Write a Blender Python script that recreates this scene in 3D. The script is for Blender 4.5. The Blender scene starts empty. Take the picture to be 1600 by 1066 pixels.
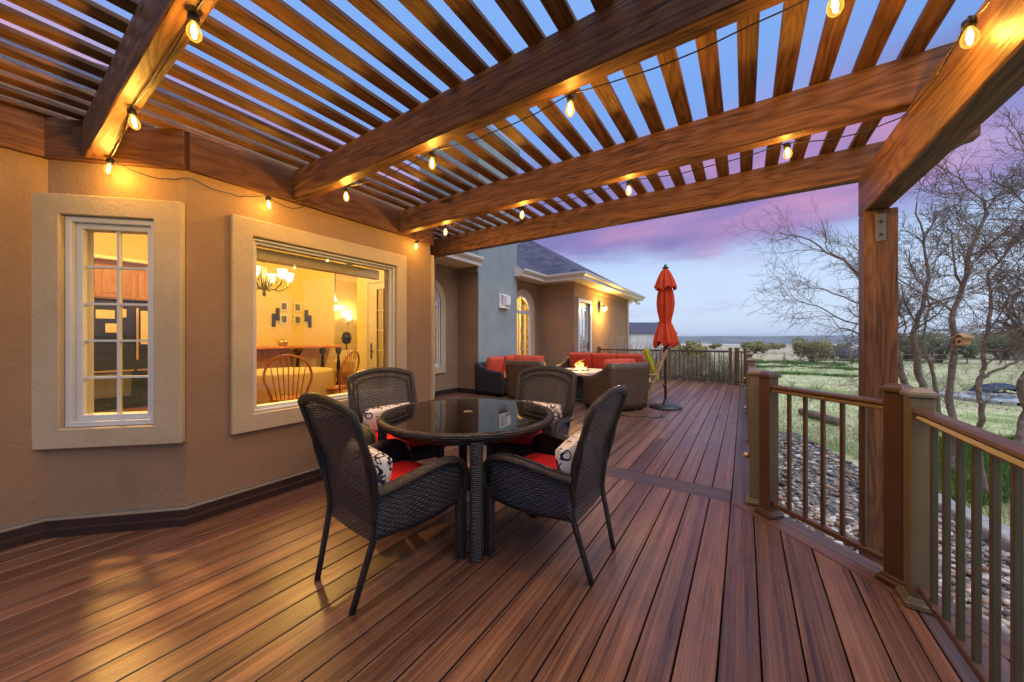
import bpy, bmesh, math, random
from mathutils import Vector, Matrix, noise as mnoise
R = math.radians
PI = math.pi
random.seed(7)
SC = bpy.context.scene
COL = SC.collection

# ------------------------------------------------------------------ mesh builder
class MB:
    def __init__(s):
        s.v = []; s.f = []; s.uv = []; s.rn = []; s.mi = []; s.sm = []
    def face(s, pts, uv=None, rnd=0.5, mat=0, smooth=False):
        b = len(s.v); s.v += [tuple(p) for p in pts]
        s.f.append(tuple(range(b, b + len(pts))))
        s.uv.append(uv if uv else [(p[0], p[1]) for p in pts]); s.rn.append(rnd); s.mi.append(mat); s.sm.append(smooth)
    def raw(s, verts, faces, uvs=None, rnd=0.5, mat=0, smooth=False):
        b = len(s.v); s.v += [tuple(p) for p in verts]
        for i, f in enumerate(faces):
            s.f.append(tuple(b + k for k in f))
            s.uv.append([uvs[k] for k in f] if uvs and not callable(uvs) else [(verts[k][0], verts[k][1]) for k in f])
            s.rn.append(rnd if not isinstance(rnd, list) else rnd[i]); s.mi.append(mat); s.sm.append(smooth)
    def box(s, c, size, ax=None, rnd=None, mat=0, taper=1.0):
        """box centred at c; ax = three axis vectors; uv runs along the longest side, in metres"""
        rnd = random.random() if rnd is None else rnd
        ax = ax or (Vector((1, 0, 0)), Vector((0, 1, 0)), Vector((0, 0, 1)))
        ax = [Vector(a).normalized() for a in ax]; c = Vector(c)
        hx, hy, hz = (q / 2 for q in size)
        P = {}
        for i in (-1, 1):
            for j in (-1, 1):
                for k in (-1, 1):
                    t = taper if k > 0 else 1.0
                    P[i, j, k] = c + ax[0] * hx * i * t + ax[1] * hy * j * t + ax[2] * hz * k
        L = max(range(3), key=lambda q: size[q]); ou, ov = rnd * 37.0, rnd * 11.0
        F = [((-1, -1, -1), (-1, 1, -1), (1, 1, -1), (1, -1, -1)), ((-1, -1, 1), (1, -1, 1), (1, 1, 1), (-1, 1, 1)),
             ((-1, -1, -1), (1, -1, -1), (1, -1, 1), (-1, -1, 1)), ((-1, 1, -1), (-1, 1, 1), (1, 1, 1), (1, 1, -1)),
             ((-1, -1, -1), (-1, -1, 1), (-1, 1, 1), (-1, 1, -1)), ((1, -1, -1), (1, 1, -1), (1, 1, 1), (1, -1, 1))]
        for q, f in enumerate(F):
            n = q // 2; n = {0: 2, 1: 1, 2: 0}[n]
            rem = [a for a in range(3) if a != n]
            ua = L if L in rem else max(rem, key=lambda a: size[a]); va = [a for a in rem if a != ua][0]
            uv = [(k[ua] * size[ua] / 2 + ou, k[va] * size[va] / 2 + ov + q * .31) for k in f]
            s.face([P[k] for k in f], uv, rnd, mat)
    def prism(s, poly, z0, z1, along=(0, 1), rnd=None, mat=0):
        rnd = random.random() if rnd is None else rnd
        a = Vector(along).normalized(); b = Vector((-a.y, a.x)); ou, ov = rnd * 37, rnd * 11
        def uv(p): return (p[0] * a.x + p[1] * a.y + ou, p[0] * b.x + p[1] * b.y + ov)
        ar = sum(poly[i][0] * poly[(i + 1) % len(poly)][1] - poly[(i + 1) % len(poly)][0] * poly[i][1] for i in range(len(poly)))
        if ar < 0: poly = poly[::-1]
        s.face([(p[0], p[1], z1) for p in poly], [uv(p) for p in poly], rnd, mat)
        s.face([(p[0], p[1], z0) for p in poly[::-1]], [uv(p) for p in poly[::-1]], rnd, mat)
        n = len(poly)
        for i in range(n):
            p, q = poly[i], poly[(i + 1) % n]
            s.face([(p[0], p[1], z0), (q[0], q[1], z0), (q[0], q[1], z1), (p[0], p[1], z1)],
                   [(uv(p)[0], ov + z0), (uv(q)[0], ov + z0), (uv(q)[0], ov + z1), (uv(p)[0], ov + z1)], rnd, mat)
    def tube(s, pts, rad, n=8, rnd=0.5, mat=0, cap=True, smooth=True, flat=None):
        """round tube along pts; rad number or list; flat=(a,b) scales the section"""
        pts = [Vector(p) for p in pts]; m = len(pts)
        rad = rad if isinstance(rad, (list, tuple)) else [rad] * m
        ring = []; uvs = []; d = 0; nrm = None
        for i in range(m):
            t = (pts[min(i + 1, m - 1)] - pts[max(i - 1, 0)])
            t = t.normalized() if t.length > 1e-9 else Vector((0, 0, 1))
            if nrm is None:
                h = Vector((0, 0, 1)) if abs(t.z) < .9 else Vector((1, 0, 0))
                nrm = (h - t * h.dot(t)).normalized()
            else:
                nrm = (nrm - t * nrm.dot(t)); nrm = nrm.normalized() if nrm.length > 1e-6 else t.orthogonal().normalized()
            bn = t.cross(nrm)
            if i: d += (pts[i] - pts[i - 1]).length
            fa, fb = flat if flat else (1, 1)
            for k in range(n):
                a = 2 * PI * k / n
                ring.append(pts[i] + (nrm * math.cos(a) * fa + bn * math.sin(a) * fb) * rad[i]); uvs.append((d, k / n * 2 * PI * max(rad[0], .004)))
        fc = []
        for i in range(m - 1):
            for k in range(n):
                k2 = (k + 1) % n
                fc.append((i * n + k, i * n + k2, (i + 1) * n + k2, (i + 1) * n + k))
        if cap and n > 2:
            fc.append(tuple(range(n - 1, -1, -1))); fc.append(tuple((m - 1) * n + k for k in range(n)))
        s.raw(ring, fc, uvs, rnd, mat, smooth)
    def lathe(s, prof, c=(0, 0, 0), n=32, rnd=.5, mat=0, smooth=True, rfun=None):
        V = []; U = []; m = len(prof)
        for (r, z) in prof:
            for k in range(n):
                a = 2 * PI * k / n; rr = r * (rfun(a, z) if rfun else 1)
                V.append((c[0] + rr * math.cos(a), c[1] + rr * math.sin(a), c[2] + z)); U.append((a * max(r, .02), z))
        F = []
        for i in range(m - 1):
            for k in range(n):
                k2 = (k + 1) % n
                F.append((i * n + k, i * n + k2, (i + 1) * n + k2, (i + 1) * n + k))
        if prof[0][0] > 1e-6: F.append(tuple(range(n - 1, -1, -1)))
        if prof[-1][0] > 1e-6: F.append(tuple((m - 1) * n + k for k in range(n)))
        s.raw(V, F, U, rnd, mat, smooth)
    def grid(s, fn, nu, nv, us=1, vs=1, rnd=.5, mat=0, smooth=True, closeu=False):
        V = []; U = []
        for j in range(nv + 1):
            for i in range(nu + 1):
                V.append(fn(i / nu, j / nv)); U.append((i / nu * us, j / nv * vs))
        F = [(j * (nu + 1) + i, j * (nu + 1) + i + 1, (j + 1) * (nu + 1) + i + 1, (j + 1) * (nu + 1) + i) for j in range(nv) for i in range(nu)]
        s.raw(V, F, U, rnd, mat, smooth)
    def sweep(s, prof, path, rnd=None, mat=0):
        """closed profile [(offset to the right of travel, z)] along a horizontal path with mitred corners"""
        rnd = random.random() if rnd is None else rnd
        n = len(path); dirs = [(Vector(path[i + 1][:2]) - Vector(path[i][:2])).normalized() for i in range(n - 1)]
        V = []; U = []; d = 0
        for i in range(n):
            a = dirs[max(i - 1, 0)]; b = dirs[min(i, n - 2)]
            na = Vector((a.y, -a.x)); nb = Vector((b.y, -b.x)); mm = (na + nb)
            mm = mm / max(mm.dot(na), .2)
            if i: d += (Vector(path[i][:2]) - Vector(path[i - 1][:2])).length
            z = path[i][2] if len(path[i]) > 2 else 0
            acc = 0
            for k, (o, h) in enumerate(prof):
                V.append((path[i][0] + mm.x * o, path[i][1] + mm.y * o, z + h))
                if k: acc += math.hypot(o - prof[k - 1][0], h - prof[k - 1][1])
                U.append((d + rnd * 13, acc + rnd * 7))
        p = len(prof); F = []
        for i in range(n - 1):
            for k in range(p):
                k2 = (k + 1) % p
                F.append((i * p + k, (i + 1) * p + k, (i + 1) * p + k2, i * p + k2))
        F.append(tuple(range(p))); F.append(tuple((n - 1) * p + k for k in range(p - 1, -1, -1)))
        s.raw(V, F, U, rnd, mat)
    def build(s, name, mats, parent=None, at=None, bevel=0, solid=0, subd=0, world=False, seg=1):
        me = bpy.data.meshes.new(name); me.from_pydata(s.v, [], s.f)
        uvl = me.uv_layers.new(name='UVMap').data
        flat = [c for f in s.uv for p in f for c in p]
        uvl.foreach_set('uv', flat)
        at_ = me.attributes.new('rnd', 'FLOAT', 'FACE'); at_.data.foreach_set('value', s.rn)
        mats = mats if isinstance(mats, (list, tuple)) else [mats]
        for m in mats: me.materials.append(m)
        me.polygons.foreach_set('material_index', s.mi); me.polygons.foreach_set('use_smooth', s.sm)
        me.validate(); me.update()
        o = bpy.data.objects.new(name, me); COL.objects.link(o)
        if at is not None: o.location = at
        if parent is not None:
            o.parent = parent
            if world:
                w = Vector(); q = parent
                while q is not None: w += Vector(q.location); q = q.parent
                o.location = -w
        if solid:
            m = o.modifiers.new('solid', 'SOLIDIFY'); m.thickness = solid; m.offset = 0
        if subd:
            m = o.modifiers.new('sub', 'SUBSURF'); m.levels = subd; m.render_levels = subd
        if bevel:
            bm = bmesh.new(); bm.from_mesh(me); bmesh.ops.remove_doubles(bm, verts=bm.verts, dist=1e-5); bm.to_mesh(me); bm.free()
            m = o.modifiers.new('bev', 'BEVEL'); m.width = bevel; m.segments = seg; m.limit_method = 'ANGLE'; m.angle_limit = R(40)
        return o

def tag(o, label=None, cat=None, group=None, kind=None):
    if label: o['label'] = label
    if cat: o['category'] = cat
    if group: o['group'] = group
    if kind: o['kind'] = kind
    return o
def empty(name, loc=(0, 0, 0), rz=0, label=None, cat=None, group=None):
    o = bpy.data.objects.new(name, None); COL.objects.link(o)
    o.location = loc; o.rotation_euler = (0, 0, rz); o.empty_display_size = .2
    return tag(o, label, cat, group)
def copy_tree(o, parent=None):
    c = o.copy(); COL.objects.link(c); c.parent = parent
    for ch in list(o.children): copy_tree(ch, c)
    return c
def clip(poly, nx, ny, d):
    """keep the side nx*x+ny*y<=d"""
    out = []
    for i in range(len(poly)):
        p, q = poly[i], poly[(i + 1) % len(poly)]
        a, b = nx * p[0] + ny * p[1] - d, nx * q[0] + ny * q[1] - d
        if a <= 0: out.append(p)
        if (a < 0 < b) or (b < 0 < a):
            t = a / (a - b); out.append((p[0] + (q[0] - p[0]) * t, p[1] + (q[1] - p[1]) * t))
    return out

# ------------------------------------------------------------------ materials
class G:
    def __init__(s, name, rough=.6, spec=.3):
        s.m = bpy.data.materials.new(name); s.m.use_nodes = True; s.nt = s.m.node_tree
        s.p = s.nt.nodes['Principled BSDF']; s.out = s.nt.nodes['Material Output']
        s.set(s.p, {'Roughness': rough, 'Specular IOR Level': spec})
    def set(s, node, inp):
        for k, v in inp.items():
            sock = node.inputs[k]
            if hasattr(v, 'is_output'): s.nt.links.new(v, sock)
            else:
                if sock.type == 'RGBA' and len(v) == 3: v = (*v, 1)
                sock.default_value = v
    def n(s, typ, inp=None, **kw):
        nd = s.nt.nodes.new(typ)
        for k, v in kw.items(): setattr(nd, k, v)
        if inp: s.set(nd, inp)
        return nd
    def math(s, op, a, b=0.0, c=0.0):
        nd = s.nt.nodes.new('ShaderNodeMath'); nd.operation = op
        for i, v in enumerate((a, b, c)):
            if hasattr(v, 'is_output'): s.nt.links.new(v, nd.inputs[i])
            else: nd.inputs[i].default_value = v
        return nd.outputs[0]
    def uv(s):
        o = s.n('ShaderNodeTexCoord').outputs['UV']; x = s.n('ShaderNodeSeparateXYZ', {0: o}); return x.outputs[0], x.outputs[1]
    def obj(s): return s.n('ShaderNodeTexCoord').outputs['Object']
    def rnd(s): return s.n('ShaderNodeAttribute', attribute_name='rnd').outputs['Fac']
    def xyz(s, x, y, z=0.0): return s.n('ShaderNodeCombineXYZ', {0: x, 1: y, 2: z}).outputs[0]
    def noise(s, vec, scale=1, detail=4, rough=.55, dist=0.0):
        return s.n('ShaderNodeTexNoise', {'Vector': vec, 'Scale': scale, 'Detail': detail, 'Roughness': rough, 'Distortion': dist}).outputs['Fac']
    def ramp(s, fac, stops, interp='LINEAR'):
        nd = s.n('ShaderNodeValToRGB', {'Fac': fac}); cr = nd.color_ramp; cr.interpolation = interp
        while len(cr.elements) < len(stops): cr.elements.new(.5)
        for e, (p, c) in zip(cr.elements, stops): e.position = p; e.color = (*c, 1) if len(c) == 3 else c
        return nd.outputs['Color']
    def mix(s, fac, a, b, blend='MIX'):
        nd = s.n('ShaderNodeMix', data_type='RGBA', blend_type=blend)
        for i, v in ((0, fac), (6, a), (7, b)):
            if hasattr(v, 'is_output'): s.nt.links.new(v, nd.inputs[i])
            else: nd.inputs[i].default_value = (*v, 1) if isinstance(v, tuple) and len(v) == 3 else v
        return nd.outputs[2]
    def bump(s, h, strength=.3, dist=.01):
        b = s.n('ShaderNodeBump', {'Height': h, 'Strength': strength, 'Distance': dist}); s.set(s.p, {'Normal': b.outputs[0]})
    def col(s, c): s.set(s.p, {'Base Color': c}); return s

def wood(name, dark, mid, light, us=1.0, vs=22, rough=.5, bump=.25, rings=.5, spec=.35, tint=.35, rfreq=9, fw=.3, fv=7, knots=False, dust=False):
    g = G(name, rough, spec); u, v = g.uv(); r = g.rnd()
    r50 = g.math('MULTIPLY', r, 53)
    n1 = g.noise(g.xyz(g.math('MULTIPLY', u, us), g.math('MULTIPLY', v, vs), r50), 1, 6, .62, .5)
    fine = g.noise(g.xyz(g.math('MULTIPLY', u, us * 4), g.math('MULTIPLY', v, vs * fv), r50), 1, 3, .6)
    n2 = g.noise(g.xyz(g.math('MULTIPLY', u, .9), g.math('MULTIPLY', v, 5), r50), 1, 2, .5, .3)
    rg = g.math('SINE', g.math('MULTIPLY', n2, rfreq * 6.28)); rg = g.math('MULTIPLY_ADD', rg, .5, .5)
    rg = g.math('POWER', rg, .45)
    f = g.math('ADD', g.math('MULTIPLY', n1, 1 - rings), g.math('MULTIPLY', rg, rings * .62))
    f = g.math('ADD', f, g.math('MULTIPLY_ADD', fine, fw, -fw / 2))
    c = g.ramp(f, [(.22, dark), (.5, mid), (.78, light)])
    if knots:
        vk = g.n('ShaderNodeTexVoronoi', {'Vector': g.xyz(g.math('MULTIPLY', u, 1.1), g.math('MULTIPLY_ADD', v, 3.4, n1), r50), 'Scale': 1.0})
        kd = g.ramp(vk.outputs['Distance'], [(.04, (1, 1, 1)), (.085, (.75, .75, .75)), (.13, (0, 0, 0))]); c = g.mix(kd, c, tuple(q * .55 for q in dark))
    if dust:
        ds_ = g.noise(g.obj(), 1.3, 6, .7); c = g.mix(g.ramp(ds_, [(.45, (0, 0, 0)), (.72, (.30, .30, .30))]), c, (.17, .13, .105))
        sp_ = g.noise(g.obj(), 60, 2, .5); c = g.mix(g.ramp(sp_, [(.755, (0, 0, 0)), (.78, (.6, .6, .6))]), c, (.30, .25, .20))
    tf = g.math('MULTIPLY_ADD', r, tint * 2, 1 - tint)
    c = g.mix(1.0, c, g.n('ShaderNodeCombineColor', {0: tf, 1: tf, 2: tf}).outputs[0], 'MULTIPLY')
    g.col(c); g.bump(f, bump, .006)
    g.set(g.p, {'Roughness': g.math('MULTIPLY_ADD', fine, .25, rough - .12)})
    return g.m

def plain(name, c, rough=.5, spec=.3, metal=0.0, var=.12, bump=0, bscale=60):
    g = G(name, rough, spec); o = g.obj(); n = g.noise(o, 9, 5)
    a = tuple(q * (1 - var) for q in c); b = tuple(min(1, q * (1 + var)) for q in c)
    g.col(g.ramp(n, [(.3, a), (.7, b)])); g.set(g.p, {'Metallic': metal})
    if bump: g.bump(g.noise(o, bscale, 4), bump, .004)
    return g.m

def stucco(name, c, sc=140, bs=.6):
    g = G(name, .92, .12); o = g.obj(); n = g.noise(o, 2.2, 6, .6); f = g.noise(o, sc * .6, 4, .7); f2 = g.noise(o, sc * .2, 4, .65); st = g.noise(g.n('ShaderNodeMapping', {'Vector': o, 'Scale': (3, 3, .5)}).outputs[0], 1, 5, .6)
    c1 = g.ramp(n, [(.3, tuple(q * .86 for q in c)), (.7, tuple(q * 1.1 for q in c))])
    c1 = g.mix(g.math('MULTIPLY', f, .5), c1, tuple(q * .45 for q in c)); c1 = g.mix(g.ramp(st, [(.56, (0, 0, 0)), (.75, (.35, .35, .35))]), c1, tuple(q * .6 for q in c))
    g.col(c1); g.bump(g.math('ADD', f, f2), bs, .010); return g.m

def wicker(name, dark, light, su=.020, sv=.0085, rough=.38, spec=.5, bump=.9):
    g = G(name, rough, spec); u, v = g.uv()
    wv = g.noise(g.obj(), 7, 2); v = g.math('MULTIPLY_ADD', wv, sv * 1.6, v); u = g.math('MULTIPLY_ADD', wv, su * 1.2, u)
    row = g.math('FLOOR', g.math('DIVIDE', v, sv))
    ph = g.math('MULTIPLY', row, PI)
    a = g.math('MULTIPLY_ADD', g.math('SINE', g.math('ADD', g.math('MULTIPLY', u, 2 * PI / (2 * su)), ph)), .5, .5)
    b = g.math('ABSOLUTE', g.math('SINE', g.math('MULTIPLY', v, PI / sv)))
    h = g.math('MULTIPLY', g.math('POWER', b, .7), g.math('MULTIPLY_ADD', a, .55, .45))
    nz = g.noise(g.xyz(g.math('MULTIPLY', u, 9), g.math('MULTIPLY', row, 3.7)), 1, 2, .6)
    c = g.ramp(h, [(.08, tuple(q * .25 for q in dark)), (.45, dark), (.95, light)])
    c = g.mix(g.math('MULTIPLY', nz, 1.1), c, tuple(q * .6 for q in dark))
    g.col(c); g.bump(h, bump, .005); return g.m

def glass(name, tint=(1, 1, 1), refl=1.0, rough=0.0, ior=1.5):
    g = G(name); t = g.n('ShaderNodeBsdfTransparent', {'Color': tint}); gl = g.n('ShaderNodeBsdfGlossy', {'Color': (1, 1, 1), 'Roughness': rough})
    fr = g.n('ShaderNodeFresnel', {'IOR': ior}); f = g.math('MULTIPLY', fr.outputs[0], refl)
    mx = g.n('ShaderNodeMixShader', {0: f, 1: t.outputs[0], 2: gl.outputs[0]}); g.nt.links.new(mx.outputs[0], g.out.inputs['Surface']); return g.m

def emit(name, c, st):
    g = G(name); e = g.n('ShaderNodeEmission', {'Color': c, 'Strength': st}); g.nt.links.new(e.outputs[0], g.out.inputs['Surface']); return g.m

M = {}
M['pergola'] = wood('pergola_wood', (.036, .016, .009), (.135, .062, .030), (.235, .116, .060), us=.8, vs=17, rough=.52, bump=.6, rings=.30, spec=.25, tint=.28, rfreq=12, fw=.7, fv=5, knots=True)
M['ledger'] = wood('ledger_wood', (.06, .024, .012), (.125, .052, .026), (.18, .082, .042), us=.8, vs=16, rough=.58, bump=.6, rings=.30, spec=.2, tint=.16, rfreq=12, fw=.6, fv=5, knots=True)
M['deck'] = wood('deck_board', (.032, .013, .010), (.140, .060, .034), (.262, .126, .068), us=.30, vs=21, rough=.31, bump=.45, rings=.10, spec=.5, tint=.32, fw=.75, fv=7, dust=True)
M['deckdark'] = wood('deck_border', (.036, .020, .019), (.092, .055, .050), (.16, .10, .09), us=.30, vs=24, rough=.42, bump=.4, rings=.10, spec=.4, tint=.12, fw=.7, fv=8)
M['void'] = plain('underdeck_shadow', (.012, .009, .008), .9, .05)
M['skirt'] = wood('skirting_wood', (.018, .008, .006), (.035, .016, .012), (.055, .026, .018), us=.6, vs=18, rough=.55, bump=.2, rings=.3, tint=.1)
M['stucco'] = stucco('tan_stucco', (.325, .215, .136))
M['trim'] = stucco('cream_stucco_trim', (.52, .425, .295), 190, .5)
M['chim'] = stucco('skylit_stucco', (.31, .37, .385))  # the house stucco with the blue of the skylight put into its colour
M['vinyl'] = plain('white_vinyl', (.52, .545, .58), .38, .45, var=.04)
M['paint'] = plain('cream_paint', (.66, .60, .50), .5, .35, var=.06)
M['flash'] = plain('tan_flashing', (.20, .16, .125), .6, .2)
M['edge'] = plain('deck_gap_shade', (.030, .016, .013), .8, .1)  # shade between the boards, put into the colour of their sides
M['gutter'] = plain('gutter_metal', (.60, .57, .52), .4, .5, var=.06)
M['inwall'] = plain('interior_wall', (.74, .62, .27), .8, .2, var=.05)
M['infloor'] = wood('interior_floor', (.14, .05, .018), (.28, .11, .04), (.38, .17, .07), us=.6, vs=20, rough=.35)
M['oak'] = wood('oak', (.34, .13, .04), (.55, .23, .075), (.64, .31, .11), us=2, vs=30, rough=.4)
M['cab'] = wood('cabinet_wood', (.28, .12, .045), (.42, .20, .085), (.50, .26, .12), us=1.5, vs=14, rough=.45, rings=.25, tint=.1)
M['glass'] = glass('window_glass', (.97, .98, .97), 1.05)
M['darkglass'] = glass('door_glass_dark', (.10, .11, .12), .5)
g = G('table_glass', .02, .5); g.nt.nodes.remove(g.p)
_t = g.n('ShaderNodeBsdfTransparent', {'Color': (.46, .36, .29)}); _g = g.n('ShaderNodeBsdfGlossy', {'Color': (1, 1, 1), 'Roughness': .015})
_f = g.math('MULTIPLY_ADD', g.n('ShaderNodeFresnel', {'IOR': 1.55}).outputs[0], 1.0, .05)
g.nt.links.new(g.n('ShaderNodeMixShader', {0: _f, 1: _t.outputs[0], 2: _g.outputs[0]}).outputs[0], g.out.inputs['Surface']); M['tglass'] = g.m
M['wick'] = wicker('dark_wicker', (.010, .012, .019), (.080, .084, .108), su=.024, sv=.0135, rough=.30)
# the open weave of the chair backs lets light through between strands
g = G('open_wicker', .3, .5); u, v = g.uv(); sv_, su_ = .0135, .024
row = g.math('FLOOR', g.math('DIVIDE', v, sv_)); a = g.math('MULTIPLY_ADD', g.math('SINE', g.math('ADD', g.math('MULTIPLY', u, PI / su_), g.math('MULTIPLY', row, PI))), .5, .5)
b = g.math('ABSOLUTE', g.math('SINE', g.math('MULTIPLY', v, PI / sv_))); h = g.math('MULTIPLY', g.math('POWER', b, .7), g.math('MULTIPLY_ADD', a, .55, .45))
g.col(g.ramp(h, [(.08, (.004, .004, .005)), (.45, (.012, .013, .018)), (.95, (.090, .088, .105))])); g.bump(h, .9, .005)
g.set(g.p, {'Alpha': g.math('SUBTRACT', 1.0, g.math('MULTIPLY', g.math('LESS_THAN', b, .30), g.math('LESS_THAN', a, .45)))}); M['wicko'] = g.m
M['wickwrap'] = wicker('dark_wicker_wrap', (.018, .015, .015), (.075, .064, .062), su=.06, sv=.0125)
M['wickb'] = wicker('brown_wicker', (.080, .042, .022), (.26, .145, .080), su=.05, sv=.030)
M['wickn'] = wicker('slate_wicker', (.018, .021, .034), (.06, .07, .10), su=.05, sv=.030)
M['red'] = plain('red_canvas', (.50, .014, .016), .85, .15, var=.10, bump=.25, bscale=350)
M['coral'] = plain('coral_canvas', (.47, .075, .040), .85, .15, var=.10, bump=.25, bscale=200)
M['umb'] = plain('umbrella_canvas', (.55, .060, .020), .8, .15, var=.12, bump=.2, bscale=150)
M['green'] = plain('lime_canvas', (.38, .36, .03), .85, .15, var=.12, bump=.2, bscale=150)
M['teak'] = wood('pale_teak', (.36, .2, .09), (.52, .32, .16), (.62, .42, .23), us=2, vs=30, rough=.5)
M['bronze'] = plain('bronze_rail_paint', (.140, .108, .056), .36, .6, var=.08)
M['bronzed'] = plain('dark_bronze_rail_paint', (.070, .034, .020), .34, .6, var=.08)
M['balus'] = plain('olive_bronze_paint', (.070, .058, .034), .36, .6, var=.08)
M['bronzetop'] = plain('bronze_handrail_paint', (.080, .042, .030), .34, .45, var=.10)
M['iron'] = plain('black_iron', (.02, .02, .022), .45, .5)
M['steel'] = plain('grey_steel', (.16, .16, .16), .4, .5, metal=.6)
M['plastic'] = plain('black_plastic', (.012, .012, .012), .4, .5)
M['white'] = plain('white_plastic', (.72, .72, .70), .45, .4, var=.03)
M['cloth'] = plain('cream_cloth', (.80, .68, .45), .9, .1, var=.05)
M['stone'] = plain('pale_edging_stone', (.34, .33, .33), .9, .15, var=.25, bump=.5, bscale=14)
M['firetop'] = plain('cream_firetop', (.45, .39, .30), .6, .3, var=.12)
M['appl'] = plain('black_appliance', (.014, .013, .012), .2, .5)
M['brass'] = plain('brass', (.62, .45, .2), .3, .5, metal=.9)
M['bulbglow'] = emit('lit_filament', (1, .68, .25), 130)
g = G('bulb_glass'); _t = g.n('ShaderNodeBsdfTransparent', {'Color': (1, .86, .5)}); _e = g.n('ShaderNodeEmission', {'Color': (1, .50, .08), 'Strength': 2.0})
_l = g.n('ShaderNodeLayerWeight', {'Blend': .35}); g.nt.links.new(g.n('ShaderNodeMixShader', {0: g.math('MULTIPLY_ADD', _l.outputs['Facing'], .8, .12), 1: _t.outputs[0], 2: _e.outputs[0]}).outputs[0], g.out.inputs['Surface']); M['bulbglass'] = g.m
M['shade'] = emit('lit_glass_shade', (1, .72, .34), 4)
M['lampglass'] = emit('lit_lantern_glass', (1, .60, .14), 9)

# pillow print: navy rings and red and teal blots on white
g = G('printed_canvas', .85, .15); u, v = g.uv(); w = g.xyz(u, v)
vo = g.n('ShaderNodeTexVoronoi', {'Vector': w, 'Scale': 13.0}); dd = vo.outputs['Distance']
ring = g.math('MULTIPLY', g.math('GREATER_THAN', dd, .27), g.math('LESS_THAN', dd, .40))
vo2 = g.n('ShaderNodeTexVoronoi', {'Vector': w, 'Scale': 30.0}); sp = g.math('LESS_THAN', vo2.outputs['Distance'], .22)
pick = g.n('ShaderNodeSeparateColor', {0: vo2.outputs['Color']})
c = g.mix(ring, (.74, .70, .66), (.02, .025, .05))
c2 = g.mix(g.math('GREATER_THAN', pick.outputs[0], .5), (.45, .05, .04), (.20, .33, .33))
c = g.mix(g.math('MULTIPLY', sp, g.math('GREATER_THAN', pick.outputs[1], .45)), c, c2)
nz = g.noise(w, 9, 2, .5, 1.5); c = g.mix(g.math('MULTIPLY', g.math('GREATER_THAN', nz, .56), g.math('LESS_THAN', nz, .60)), c, (.03, .03, .05))
g.col(c); g.bump(g.noise(g.obj(), 300, 2), .2, .002); M['print'] = g.m

# roof shingles
g = G('asphalt_shingle', .9, .15); u, v = g.uv()
bk = g.n('ShaderNodeTexBrick', {'Vector': g.xyz(u, v), 'Color1': (.052, .060, .098), 'Color2': (.155, .138, .185), 'Mortar': (.035, .035, .05), 'Scale': 1.0, 'Mortar Size': .008, 'Mortar Smooth': .3, 'Bias': 0.0, 'Brick Width': .30, 'Row Height': .14})
nz = g.noise(g.obj(), 1.4, 5); c = g.mix(g.math('MULTIPLY', nz, .6), bk.outputs['Color'], (.085, .09, .13)); g.col(c)
g.bump(bk.outputs['Fac'], -.6, .01); M['roof'] = g.m

# foliage: per-leaf tint
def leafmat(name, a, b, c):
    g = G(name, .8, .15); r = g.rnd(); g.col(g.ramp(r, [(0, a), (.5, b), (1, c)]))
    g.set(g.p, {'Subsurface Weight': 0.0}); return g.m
M['jun'] = leafmat('juniper_leaf', (.08, .09, .035), (.21, .20, .075), (.40, .33, .13))
M['jung'] = leafmat('green_leaf', (.07, .085, .05), (.15, .165, .09), (.27, .26, .15))
M['dry'] = leafmat('dry_stem', (.10, .085, .07), (.21, .18, .14), (.34, .30, .22))
M['grey'] = leafmat('grey_twig', (.10, .11, .14), (.18, .19, .23), (.28, .29, .33))
M['blade'] = leafmat('grass_blade', (.16, .22, .07), (.46, .51, .26), (.80, .74, .46))
M['greenblade'] = leafmat('green_blade', (.03, .10, .012), (.06, .17, .02), (.13, .24, .05))
g = G('tree_bark', .9, .1); o = g.obj(); n = g.noise(o, 22, 6, .7, .6); g.col(g.ramp(n, [(.28, (.075, .058, .046)), (.52, (.24, .19, .155)), (.75, (.44, .37, .31))])); g.bump(n, .9, .02); M['bark'] = g.m
g = G('twig_bark', .9, .1); g.col(g.ramp(g.noise(g.obj(), 3, 3), [(.3, (.12, .094, .078)), (.7, (.32, .262, .22))])); M['twig'] = g.m
g = G('river_pebble', .75, .25); r = g.rnd(); n = g.noise(g.obj(), 30, 3)
c = g.ramp(r, [(0, (.07, .062, .06)), (.22, (.24, .205, .185)), (.42, (.52, .44, .36)), (.56, (.42, .24, .145)), (.70, (.11, .10, .10)), (.86, (.58, .52, .44)), (1, (.85, .79, .70))])
g.col(g.mix(g.math('MULTIPLY', n, .4), c, (.1, .09, .09))); M['pebble'] = g.m
# ------------------------------------------------------------------ camera, world, light
CAMH = 1.285; YAW = R(33.42); FPX = 550.0
cam_d = bpy.data.cameras.new('camera'); cam = bpy.data.objects.new('camera', cam_d); COL.objects.link(cam)
cam.location = (0, 0, CAMH); cam.rotation_euler = (PI / 2, 0, YAW)
cam_d.sensor_width = 36; cam_d.lens = 36 * FPX / 1600; cam_d.shift_y = -3 / 1600; cam_d.clip_start = .02; cam_d.clip_end = 9000
SC.camera = cam
SC.view_settings.view_transform = 'Standard'; SC.view_settings.look = 'None'; SC.view_settings.gamma = 1; SC.view_settings.exposure = 0.0
SC.cycles.use_denoising = True; SC.cycles.max_bounces = 8; SC.cycles.transparent_max_bounces = 24
SC.cycles.sample_clamp_indirect = 4.0; SC.cycles.caustics_reflective = False; SC.cycles.caustics_refractive = False

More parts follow.
